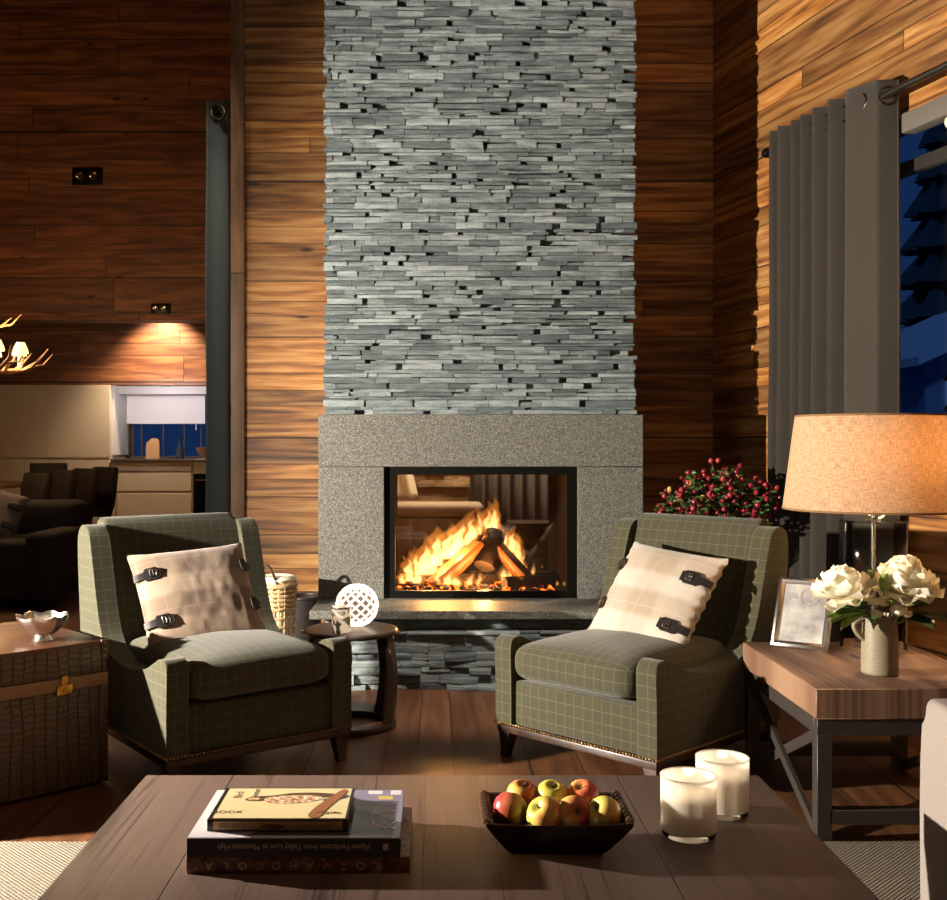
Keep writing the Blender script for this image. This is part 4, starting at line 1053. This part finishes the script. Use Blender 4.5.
# ------------------------------------------------------------------ berry bush behind the right chair
BP = at(718, 500, 5.5)
t = thing('berry_bush', 'red berried bush with small leaves behind the right armchair', 'plant', (BP.x, 5.5, 0))
m = MB(); m.lathe([(0, 0), (.12, 0), (.13, .01), (.16, .30), (.168, .32), (.15, .32), (.14, .27), (0, .26)], 32); m.build('pot', plain('dark_pot', C('#231a14'), .5), t, smooth=40)
rb = random.Random(5); tips = []
stm = MB(); lf = MB()
for i in range(60):
    a = rb.uniform(0, 2 * PI); r_ = rb.uniform(.0, 1) ** .6
    tx, ty = .30 * r_ * math.cos(a), .15 * r_ * math.sin(a); tz = .955 + .20 * (1 - r_ ** 2) * rb.uniform(.4, 1) + rb.uniform(-.14, .06)
    if tx < -.15: tz = min(tz, 1.0)
    p = [Vector((tx * .1, ty * .1, .26)), Vector((tx * .5, ty * .5, .60)), Vector((tx * .85, ty * .85, tz - .13)), Vector((tx, ty, tz))]
    stm.tube(p, [.005, .004, .003, .002], 5); tips.append(p)
    for k in range(13):
        f = rb.uniform(.2, 1.05); q = p[2].lerp(p[3], f) if rb.random() < .75 else p[1].lerp(p[2], rb.uniform(.4, 1)); b_ = rb.uniform(0, 2 * PI)
        petal(lf, q, (math.cos(b_), math.sin(b_), rb.uniform(-.2, .7)), rb.uniform(.035, .06), -.1, rb, .55)
stm.build('stems', plain('brown_twigs', C('#5a3a2a'), .7), t, smooth=60)
lf.build('leaves', NTL := LEAF, t, smooth=80)
BERRY = NT('red_berry'); BERRY.p(col=BERRY.ramp(BERRY.rnd(), [(0, C('#641420')), (.6, C('#8a1c2a')), (.95, C('#a03a38')), (1.0, C('#c9b45a'))]), rough=.25, coat=.4); BERRY = BERRY.m
m = MB(); m.ball((0, 0, 0), .0135, 2, sc=(1, 1, 1.1)); b0 = m.build('berry', BERRY, t, smooth=90)
cnt = 0
for p in tips:
    cl = p[3] + Vector((rb.uniform(-.01, .01), -.01, 0))
    for k in range(3 if cnt > 95 else 2):
        if cnt >= 99: break
        o = b0 if cnt == 0 else b0.copy()
        if cnt: COL.objects.link(o); o.parent = t
        o.location = cl + Vector((rb.uniform(-.026, .026), rb.uniform(-.035, .01), rb.uniform(-.03, .022))); cnt += 1
m = MB()
for p in tips + tips:
    for k in range(2):
        q = p[2].lerp(p[3], rb.uniform(.3, 1.0)); m.ball(q + Vector((rb.uniform(-.05, .05), rb.uniform(-.05, .03), rb.uniform(-.05, .02))), .012, 1)
xb = m.build('berry_clusters', plain('dark_red_berries', C('#7a1826'), .25, var=.5, bscale=20), t, smooth=90); xb['kind'] = 'stuff'

# ------------------------------------------------------------------ curtain, rod and window on the right wall
# local frame: x along the wall toward the camera, y = out of the room, z up
def wall_thing(name, label, cat): return thing(name, label, cat, CORNER, WANG)
ROD_Z = 2.81; OFF = -.125
t = wall_thing('curtain_rod', 'round steel curtain rod over the window on the right wall', 'curtain rod')
m = MB(); m.tube([(.86, OFF, ROD_Z), (4.6, OFF, ROD_Z)], .017, 16); m.build('pole', CHROME_D := plain('brushed_steel_rod', C('#8d857a'), .28, 1.0), t, smooth=50)
m = MB(); m.lathe([(0, -.03), (.02, -.028), (.027, -.01), (.027, .01), (.018, .02), (.018, .03), (0, .03)], 20, M=T(.845, OFF, ROD_Z) @ Ry(PI / 2)); m.build('finial', BLACKM, t, smooth=50)
m = MB(); m.b2((2.25, OFF - .01, ROD_Z - .012), (2.28, 0, ROD_Z + .012), .003); m.lathe([(0, 0), (.03, 0), (.03, .008), (0, .008)], 20, M=T(2.265, 0, ROD_Z) @ Rx(PI / 2)); m.build('bracket', BLACKM, t, smooth=50)
def curtain(name, label, path, z0, z1, mat, rings, parent_mat, amp=None, loc=None, rz=None, axis='X'):
    """path: list of (x,y) along the top; built with cloth thickness"""
    t = thing(name, label, 'curtain', loc, rz or 0)
    m = MB(); n = len(path); nz = 26
    g = []
    for j in range(nz + 1):
        f = j / nz; z_ = z0 + (z1 - z0) * f; row = []
        for i, (x, y) in enumerate(path):
            k = 1 + .16 * (1 - f); wv = .008 * noise.noise((x * 5, y * 5, z_ * 1.3)) * (1 - f)
            row.append(m.bm.verts.new((x + wv, OFF + (y - OFF) * k + wv, z_)))
        g.append(row)
    for j in range(nz):
        for i in range(n - 1): m.bm.faces.new((g[j][i], g[j][i + 1], g[j + 1][i + 1], g[j + 1][i]))
    m.build('panel', mat, t, smooth=80, solid=.006)
    return t
path = []
folds = [(.955, .07), (.985, -.055), (1.03, .065), (1.075, -.06), (1.135, .06), (1.18, -.05), (1.225, .06), (1.275, -.055), (1.325, .06), (1.39, -.06), (1.46, .062), (1.525, -.06), (1.60, .065), (1.665, -.058), (1.83, -.02), (1.862, .06)]
for (x0, y0), (x1, y1) in zip(folds, folds[1:]):
    for i in range(8):
        f = i / 8; s_ = .5 - .5 * math.cos(PI * f); path.append((x0 + (x1 - x0) * (f * .6 + s_ * .4), OFF + (y0 + (y1 - y0) * s_) * 1.25))
path.append((folds[-1][0], OFF + folds[-1][1]))
tc = curtain('window_curtain', 'floor length grey wool curtain on steel rings beside the right window', path, .015, 2.885, CURT, None, None, loc=CORNER, rz=WANG)
RINGM = plain('gunmetal_ring', C('#6a5d50'), .25, 1.0)
for (x0, y0), (x1, y1) in zip(folds[7:], folds[8:]):
    xm = (x0 + x1) / 2; dx, dy = x1 - x0, y1 - y0
    a_ = math.atan2(dy, dx)
    if abs(dx) > .15: xm, a_ = 1.735, .16
    m = MB(); rr = .040; oy = OFF + (y0 + y1) / 2 if abs(dx) < .15 else OFF - .045
    m.tube([(rr * math.cos(2 * PI * k / 28), 0, rr * math.sin(2 * PI * k / 28)) for k in range(28)], .0075, 8, closed=True, M=T(xm, oy, ROD_Z) @ Rz(a_)); m.build('eyelet_ring', RINGM, tc, smooth=60)
# window
FRM = plain('window_frame_dark', C('#2a2622'), .5)
t = wall_thing('window_1', None, None); t['kind'] = 'structure'
for k in ('label', 'category'):
    if k in t: del t[k]
m = MB(); d0, d1 = .03, .075
m.b2((W0, d0, WZ0), (W0 + .07, d1, WZ1)); m.b2((W1 - .07, d0, WZ0), (W1, d1, WZ1)); m.b2((W0, d0, WZ0), (W1, d1, WZ0 + .07)); m.b2((W0, d0, WZ1 - .07), (W1, d1, WZ1)); m.b2((W0, d0, 2.47), (W1, d1, 2.53)); m.b2((3.0, d0, WZ0), (3.06, d1, WZ1))
m.build('window_frame', FRM, t)
m = MB(); m.b2((W0 + .05, .052, WZ0 + .05), (W1 - .05, .056, WZ1 - .05)); m.build('window_pane', PANE, t)
m = MB(); m.b2((W0 - .02, -.03, WZ0 - .03), (W1 + .02, .03, WZ0), .004); m.build('window_sill', POSTWOOD, t)
t = wall_thing('roller_blind', 'rolled up grey blind in the top of the right window', 'blind')
m = MB(); m.b2((1.88, -.06, 2.63), (W1 - .01, .02, 2.72), .006); m.build('cassette', plain('grey_cassette', C('#6d675f'), .5), t)
m = MB(); m.tube([(2.15, -.02, 2.605), (W1 - .02, -.02, 2.605)], .028, 14); m.build('fabric_roll', plain('pale_blind_roll', C('#d8d0c4'), .7), t, smooth=50)
# night outside: neighbour house, firs
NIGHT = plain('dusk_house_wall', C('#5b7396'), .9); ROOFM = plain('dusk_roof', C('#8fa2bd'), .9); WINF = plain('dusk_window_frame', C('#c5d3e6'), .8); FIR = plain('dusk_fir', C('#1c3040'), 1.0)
hp = wp(3.2, -9.0, 0)
t = thing('neighbour_house', 'dusky gabled house seen through the right window', 'house', (12.2, 20, 0), 0)
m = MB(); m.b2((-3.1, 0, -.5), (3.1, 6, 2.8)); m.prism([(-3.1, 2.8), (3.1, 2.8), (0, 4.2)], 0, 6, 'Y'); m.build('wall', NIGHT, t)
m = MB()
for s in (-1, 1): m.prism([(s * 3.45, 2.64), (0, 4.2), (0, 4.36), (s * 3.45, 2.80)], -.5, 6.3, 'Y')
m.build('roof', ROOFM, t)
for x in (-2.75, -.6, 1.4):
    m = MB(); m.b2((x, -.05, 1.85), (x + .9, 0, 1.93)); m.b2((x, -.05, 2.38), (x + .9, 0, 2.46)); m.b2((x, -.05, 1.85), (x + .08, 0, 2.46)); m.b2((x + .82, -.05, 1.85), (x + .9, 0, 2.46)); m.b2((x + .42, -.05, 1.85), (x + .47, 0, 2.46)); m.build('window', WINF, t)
for i, (x, y, h_, lb) in enumerate(((11.2, 29.0, 8.0, 'dark fir tree nearest the curtain outside the right window'), (15.6, 33.0, 13, 'tall dark fir tree behind the house outside'), (20.5, 30.0, 9, 'dark fir tree at the far right outside the window'))):
    t = thing('fir_tree', lb, 'tree', (x, y, -.3), 0, 'firs outside'); rt = random.Random(i)
    m = MB(); m.tube([(0, 0, 0), (0, 0, h_)], [.18, .02], 8); m.build('trunk', FIR, t)
    m = MB()
    for k in range(11):
        f = k / 11; z_ = 1.0 + (h_ - 1.2) * f; L = 2.0 * (1 - f) + .25
        m.lathe([(L, z_), (L * .5, z_ + h_ * .07), (.03, z_ + h_ * .17)], 26, fn=lambda a, z: 1 + .22 * math.sin(a * 9 + k) + .15 * noise.noise((math.cos(a) * 3 + k, math.sin(a) * 3, i)))
    m.build('foliage', FIR, t, smooth=0)
lamp('moon_over_garden', 'SUN', (8, 12, 9), .55, (.30, .55, 1.0), (12, 22, 0), angle=.1)
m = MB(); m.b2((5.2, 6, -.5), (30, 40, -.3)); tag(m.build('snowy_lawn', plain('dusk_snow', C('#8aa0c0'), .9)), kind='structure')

# left slate curtain on its rod beyond the corner post
t = thing('hall_curtain_rod', 'dark curtain rod end showing in the slate curtain ring', 'curtain rod', (-1.47, 7.36, 3.465))
m = MB(); m.tube([(0, -.05, 0), (0, 1.6, 0)], .018, 14); m.build('pole', BLACKM, t, smooth=50)
m = MB(); m.b2((0, .75, -.012), (.17, .78, .012)); m.build('bracket', BLACKM, t)
m = MB(); m.lathe([(0, -.02), (.024, -.018), (.026, 0), (.026, .02), (0, .02)], 18, M=T(0, -.07, 0) @ Rx(PI / 2)); m.build('finial', BLACKM, t, smooth=50)
t = thing('hall_curtain', 'narrow slate grey curtain hanging left of the wooden corner post', 'curtain', (-1.47, 7.36, 0))
m = MB(); pp = []
for i in range(61):
    f = i / 60
    if f < .2: pp.append((-.085 + .170 * f / .2, .012 * math.sin(f / .2 * PI * 2)))
    else: pp.append((.085 * math.cos((f - .2) / .8 * PI * 9), .02 + (f - .2) * .9))
g = [[m.bm.verts.new((x * (1 + .05 * math.sin(j)), y, .02 + (3.545 - .02) * j / 12)) for x, y in pp] for j in range(13)]
for j in range(12):
    for i in range(60): m.bm.faces.new((g[j][i], g[j][i + 1], g[j + 1][i + 1], g[j + 1][i]))
m.build('panel', CURT2, t, smooth=80, solid=.006)
m = MB(); m.tube([(.045 * math.cos(2 * PI * k / 28), -.012, 3.465 + .045 * math.sin(2 * PI * k / 28)) for k in range(28)], .011, 8, closed=True); m.build('eyelet_ring', CHROME, t, smooth=60)

# ------------------------------------------------------------------ sofa arm at the right edge
t = thing('grey_sofa', 'pale grey upholstered sofa whose arm shows at the right edge', 'sofa', (1.18, 2.62, 0))
m = MB(); m.prism(smooth_poly([(0.014, .585), (.006, .565), (-.002, .40), (.0, .07), (.0, .07), (.95, .07), (.95, .07), (.95, .585), (.95, .585), (.03, .59)], 1), -.20, 0, 'Y', .02, 4); m.build('arm', GREYFAB, t, smooth=50)
m = MB(); m.b2((.03, -1.6, .07), (.95, -.205, .28), .02, 3); m.build('base', GREYFAB, t, smooth=50)
m = MB(); m.b2((.0, -1.6, .285), (.70, -.21, .44), .04, 4); m.build('seat_cushion', GREYFAB, t, smooth=50)
m = MB(); m.b2((.70, -1.6, .30), (.95, -.21, .85), .04, 4); m.build('backrest', GREYFAB, t, smooth=50)
for x, y in ((.06, -.06), (.88, -.06), (.06, -1.5), (.88, -1.5)):
    m = MB(); m.b2((x - .03, y - .03, 0.012), (x + .03, y + .03, .08)); m.build('leg', DARKW, t)

# ------------------------------------------------------------------ dining corner, kitchen, chandelier
def twin(name, label, px, py, d, wpx):
    c = at(px, py, d); w_ = wpx / FPX * d / 2; t = thing(name, label, 'spotlight', c, 0, 'twin wall spots')
    m = MB(); m.b2((-w_, -.03, -w_ * .56), (w_, 0, w_ * .56), .005); m.build('plate', BLACKM, t)
    for s in (-1, 1):
        m = MB(); m.lathe([(w_ * .20, 0), (w_ * .30, .004), (w_ * .30, .03), (w_ * .24, .03), (w_ * .15, .008), (0, .006)], 20, M=T(s * w_ * .46, -.03, 0) @ Rx(PI / 2)); m.build('spot_ring', CHROME, t, smooth=40)
twin('twin_spotlight', 'black twin spotlight high on the dark plank wall', 88, 177, 11.5, 30)
twin('twin_spotlight', 'small black twin spotlight just above the kitchen opening', 161, 309, 11.5, 19)
# recessed strip behind the bulkhead
zb = at(0, 320, 11.5).z
lamp('kitchen_bulkhead_spot', 'SPOT', (-3.33, 12.92, zb + .42), 300, (1.0, .78, .54), (-3.33, 13.34, zb - .75), spot_size=math.radians(96), spot_blend=.7, shadow_soft_size=.05)
lamp('worktop_light', 'AREA', at(160, 390, 12.95), 9, (.98, .92, 1.0), at(160, 420, 13.9), shape='RECTANGLE', size=.7, size_y=.08)

def kx(px): return (px - VX) / FPX * KD
def kz(py): return EYE - (py - VY) / FPX * KD
# tall cupboards
t = thing('tall_cupboard', 'cream handleless tall kitchen cupboards at the far left', 'cupboard', (0, 0, 0))
xs = [kx(-70), kx(-12), kx(46), kx(110)]
m = MB(); m.b2((xs[0], KD + .02, 0), (xs[-1], KD + .7, kz(385))); m.build('carcass', IVORY, t)
for a_, b_ in zip(xs, xs[1:]):
    m = MB(); m.b2((a_ + .002, KD - .002, kz(457.5)), (b_ - .002, KD + .02, kz(386)), .002, 1); m.build('upper_door', IVORY, t)
    m = MB(); m.b2((a_ + .002, KD - .002, .1), (b_ - .002, KD + .02, kz(460.5)), .002, 1); m.build('lower_door', IVORY, t)
# window niche lining = structure
m = MB(); m.b2((kx(110), KD + .1, kz(455)), (kx(112), KD + .76, kz(385))); m.b2((kx(111), KD + .3, kz(393)), (-1.3, KD + .76, kz(385)))
struct(m.build('trim_4', plain('niche_white', C('#b9b3ac'), .7)))
KB = KD + .7
def bx_(px): return (px - VX) / FPX * KB
def bz_(py): return EYE - (py - VY) / FPX * KB
t = thing('window_2', None, None); t['kind'] = 'structure'
m = MB(); m.b2((bx_(123.5), KB - .02, bz_(458)), (bx_(130), KB + .06, bz_(392))); m.b2((bx_(130), KB, bz_(396)), (-1.3, KB + .06, bz_(392)))
for px in (131, 140.5, 162, 183, 200): m.b2((bx_(px), KB + .03, bz_(458)), (bx_(px + (1.8 if px < 135 else 1.0)), KB + .06, bz_(392)))
m.b2((bx_(123.5), KB - .02, bz_(458)), (bx_(240), KB + .06, bz_(456)))
m.build('window_frame', plain('kitchen_window_wood', C('#5c4634'), .6), t)
m = MB(); m.b2((bx_(129), KB + .04, bz_(457)), (-1.4, KB + .045, bz_(394))); m.build('window_pane', PANE, t)
o = None
m = MB(); m.b2((bx_(126), KB - .06, bz_(423)), (bx_(206), KB - .055, bz_(394.5))); t = thing('kitchen_blind', 'white roller blind half drawn over the kitchen window', 'blind'); m.build('blind_fabric', BLINDM, t)
m = MB(); m.tube([(bx_(126), KB - .058, bz_(423.2)), (bx_(206), KB - .058, bz_(423.2))], .012, 8); m.build('bottom_bar', BLINDM, t)
m = MB(); m.tube([(bx_(197), KB - .06, bz_(424)), (bx_(197), KB - .06, bz_(430))], .006, 6); m.build('pull_cord', BLINDM, t)
t = thing('worktop', 'dark worktop under the kitchen window', 'worktop')
m = MB(); m.b2((kx(111), KD - .03, kz(461.5)), (-1.35, KD + .72, kz(459)), .003, 1); m.build('slab', plain('worktop_brown', C('#4a3a2e'), .35), t)
wz = kz(459)
t = thing('base_cabinet', 'cream kitchen base unit with two wide drawers', 'cabinet')
m = MB(); m.b2((kx(110.5), KD + .02, 0), (kx(193), KD + .7, kz(461.7))); m.build('carcass', IVORY, t)
for y0, y1 in ((466, 471), (473, 491), (493.5, 520)):
    m = MB(); m.b2((kx(117), KD - .005, kz(y1)), (kx(191.5), KD + .02, kz(y0)), .003, 1); m.build('drawer', IVORY, t)
t = thing('oven', 'black built-in appliance right of the cream drawers', 'oven')
m = MB(); m.b2((kx(193.5), KD, .1), (kx(236), KD + .6, kz(474))); m.build('door', plain('black_glass', C('#0c0b0a'), .15), t)
m = MB(); m.tube([(kx(196), KD - .03, kz(480)), (kx(234), KD - .03, kz(480))], .01, 8); m.build('handle', CHROME, t)
m = MB(); m.b2((kx(193.5), KD + .01, kz(473.5)), (kx(236), KD + .6, kz(461.7))); m.build('fascia', IVORY, t)
t = thing('chopping_board', 'rounded wooden chopping board leaning by the kitchen window', 'chopping board')
m = MB(); x0, x1 = kx(141), kx(154.5); m.prism(smooth_poly([(x0, wz), (x0, wz), (x0, kz(443)), (x0 + .04, kz(441)), (kx(147), kz(438)), (x1 - .02, kz(438.5)), (x1, kz(442)), (x1, wz), (x1, wz)], 1), KD + .22, KD + .25, 'Y'); m.build('board', plain('board_wood', C('#a07a52'), .6), t)
o = MB(); o.lathe([(0, 0), (.05, 0), (.05, .12), (.018, .17), (.018, .26), (.022, .27), (0, .27)], 16); o = tag(o.build('bottle', plain('dark_bottle', C('#1c2a30'), .15), smooth=50), 'dark bottle on the worktop by the kitchen window', 'bottle'); o.location = (kx(174), KD + .3, wz)
o = MB(); o.lathe([(0, 0), (.05, 0), (.11, .10), (.12, .14), (.11, .14), (.05, .02), (0, .015)], 20); o = tag(o.build('mixing_bowl', plain('tan_bowl', C('#8a6c4e'), .5), smooth=50), 'small tan bowl at the right end of the worktop', 'bowl'); o.location = (kx(201), KD + .25, wz)

# dining table and leather chairs
t = thing('dining_table', 'wooden dining table lit from above at the far left', 'dining table', (-4.55, 10.3, 0))
m = MB(); m.b2((-1.2, -.5, .80), (.62, .5, .84), .004); m.build('tabletop', SIDEW, t)
for x in (-1.1, .5):
    for y in (-.42, .42): m = MB(); m.b2((x - .04, y - .04, 0), (x + .04, y + .04, .80)); m.build('leg', DARKW, t)
def dchair(label, px, py, d, rz, wd=.235):
    c = at(px, py, d); t = thing('dining_chair', label, 'dining chair', (c.x, d, 0), rz, 'dining chairs')
    zt = c.z
    m = MB(); m.b2((-.19, -.31, .50), (.19, .0, .58), .02, 3); m.build('seat', DARKFAB, t)
    m = MB(); m.prism(smooth_poly([(-.02, .48), (.04, .48), (.11, zt - .02), (.10, zt), (.05, zt), (.035, zt - .02)], 1), -.19, .19, 'X', .01, 2); m.build('backrest', DARKFAB, t, smooth=50)
    for sx in (-1, 1):
        for y in (-.28, -.01): m = MB(); m.b2((sx * .165 - .02, y - .02, 0), (sx * .165 + .02, y + .02, .52)); m.build('leg', DARKW, t)
CH = [(30, 473, 9.3, 'nearest of the dark dining chairs, by the table end'), (56, 470, 9.75, 'second nearest dark dining chair in the row'), (79, 468.5, 10.25, 'third dark dining chair in the row'), (99, 467, 10.8, 'farthest dark dining chair in the row')]
for px, py, d, lb in CH: dchair(lb, px, py, d, -.72)
dchair('dark dining chair on the far side of the table', 50, 463, 11.6, PI + .15)

# dark lounge chair with grey cushion
sp_ = at(20, 560, 8.0)
t = thing('dark_sofa', 'charcoal sofa in shadow at the left edge behind the trunk', 'sofa', (-2.78, 7.85, 0))
m = MB(); m.b2((-2.0, .0, .06), (0, .95, .50), .05, 4); m.build('base', DARKSOFA, t, smooth=50)
m = MB(); m.b2((-2.0, .62, .45), (-.02, .95, .76), .06, 4); m.build('backrest', DARKSOFA, t, smooth=50)
m = MB(); m.b2((-.20, -.02, .06), (.02, .95, .56), .05, 4); m.build('arm', DARKSOFA, t, smooth=50)
t = thing('throw_pillow', 'grey pillow with dark straps on the charcoal sofa', 'pillow', at(-9, 513, 8.2), 0)
t.rotation_euler = (-.45, .3, .3)
m = MB()
def gf(u, v, s):
    x, z_ = u * 2 - 1, v * 2 - 1; th = max(0, 1 - x ** 4) ** .5 * max(0, 1 - z_ ** 4) ** .5
    return Vector((x * .22, s * (.075 * th + .001), z_ * .20))
m.grid(lambda u, v: gf(u, v, -1), 14, 14); m.grid(lambda u, v: gf(u, v, 1), 14, 14); bmesh.ops.remove_doubles(m.bm, verts=m.bm.verts, dist=.004)
m.build('cover', plain('grey_wool', C('#77706c'), .95), t, smooth=80)
for z_ in (.07, -.09): m = MB(); m.b2((.10, -.085, z_ - .022), (.21, -.055, z_ + .022), .004); m.build('strap', LEATHER, t)

# antler chandelier
cc = at(-22, 352, 8.4)
t = thing('antler_chandelier', 'antler chandelier with small lit shades at the left edge', 'chandelier', cc)
ANT = plain('antler_bone', C('#b98a62'), .45, 0, .2, 60, .3)
ra = random.Random(21)
for k in range(7):
    a_ = 2 * PI * k / 7 + .12; m = MB(); ca, sa = math.cos(a_), math.sin(a_)
    def Q(r_, z_, s_=0): return (r_ * ca - s_ * sa, r_ * sa + s_ * ca, z_)
    m.tube([Q(.03, -.05), Q(.18, -.15), Q(.33, -.14, .03), Q(.44, -.07, .05), Q(.52, .03, .03)], [.022, .02, .017, .012, .003], 8)
    m.tube([Q(.20, -.15), Q(.26, -.06, -.08), Q(.30, .06, -.10)], [.014, .010, .002], 6)
    m.tube([Q(.33, -.14, .03), Q(.42, -.12, -.06), Q(.50, -.03, -.10)], [.013, .009, .002], 6)
    m.tube([Q(.38, -.11, .04), Q(.46, -.09, .12), Q(.53, .0, .14)], [.011, .008, .002], 6)
    m.tube([Q(.02, .25), Q(.14, .20, .03), Q(.24, .22, .05), Q(.32, .30, .02)], [.014, .012, .009, .002], 6)
    m.build('antler', ANT, t, smooth=60)
m = MB(); m.tube([(0, 0, -.12), (0, 0, .30), (0, 0, H - cc.z)], [.022, .014, .008], 8); m.build('hanging_rod', BLACKM, t)
CSH = NT('lit_small_shade'); CSH.p(col=C('#fff2c8'), rough=.8, emi=(1, .80, .36, 1), es=1.6); CSH = CSH.m
for k in range(8):
    a_ = 2 * PI * k / 8 + .02; r_ = .33; m = MB(); px_, py_ = r_ * math.cos(a_), r_ * math.sin(a_)
    m.tube([(px_, py_, -.12), (px_, py_, .0)], .012, 8); cd = m.build('candle_tube', plain('cream_candle_tube', C('#f3e2b4'), .6, 0, 0, 30, 0, emi=(1, .8, .4, 1), es=.8), t)
    m = MB(); m.lathe([(.058, -.04), (.053, -.01), (.03, .045)], 18, c=(px_, py_, .03)); m.build('candle_shade', CSH, cd, smooth=60)
lamp('chandelier_light', 'POINT', (cc.x, cc.y, cc.z + .22), 135, (1.0, .62, .30), shadow_soft_size=.25)

# ------------------------------------------------------------------ snug beyond the fireplace
t = thing('snug_stone_pillar', 'tan rubble stone pillar glimpsed through the fireplace glass', 'pillar', (0, 0, 0))
m = MB(); stones(m, -.75, .30, .85, 2.0, 9.0, random.Random(4), rh=(.05, .085), ln=(.08, .22), hole=0, prot=.03); m.cur = .5; m.build('masonry', TANSTONE, t, smooth=28)
m = MB(); m.b2((-.73, 9.03, 0), (.28, 9.3, 2.0)); m.cur = .1; m.build('masonry_core', TANSTONE, t)
t = thing('snug_curtain', 'grey striped curtain glimpsed through the fireplace glass', 'curtain', (0, 9.15, 0))
m = MB(); m.grid(lambda u, v: Vector((.34 + .85 * u, .04 * math.sin(u * 50), .02 + 2.3 * v)), 100, 2); m.build('panel', curtain_mat('snug_curtain_cloth', C('#57514e'), C('#8a807a')), t, smooth=80, solid=.006)
t = thing('snug_bench', 'pale cushioned bench glimpsed through the left of the fire', 'bench', (-.05, 8.2, 0))
m = MB(); m.b2((-.55, -.2, .66), (.42, .25, .76), .03, 3); m.build('seat', plain('snug_linen', C('#a89684'), .9), t, smooth=50)
m = MB(); m.b2((-.55, -.2, .0), (.42, .25, .655), .005); m.build('base', POSTWOOD, t)
t = thing('snug_throw', 'cream throw hanging at the upper left behind the fire', 'throw', (-.38, 8.55, 0))
m = MB(); m.grid(lambda u, v: Vector((.0 + (.10 + .18 * (1 - v)) * u - .02, .03 * math.sin(u * 14 + v), .765 + .75 * v)), 20, 12); m.build('cloth', plain('cream_throw', C('#e8dcc6'), .9), t, smooth=80, solid=.01)
t = thing('snug_stool', 'low stool with stacked magazines glimpsed right of the fire', 'stool', (.72, 7.9, 0))
m = MB(); m.b2((-.18, -.15, 0), (.30, .2, .64), .01); m.build('box', DARKW, t)
lamp('snug_lamp', 'AREA', (.2, 8.2, 2.9), 110, (1.0, .78, .55), (.1, 8.9, .8), size=.8)
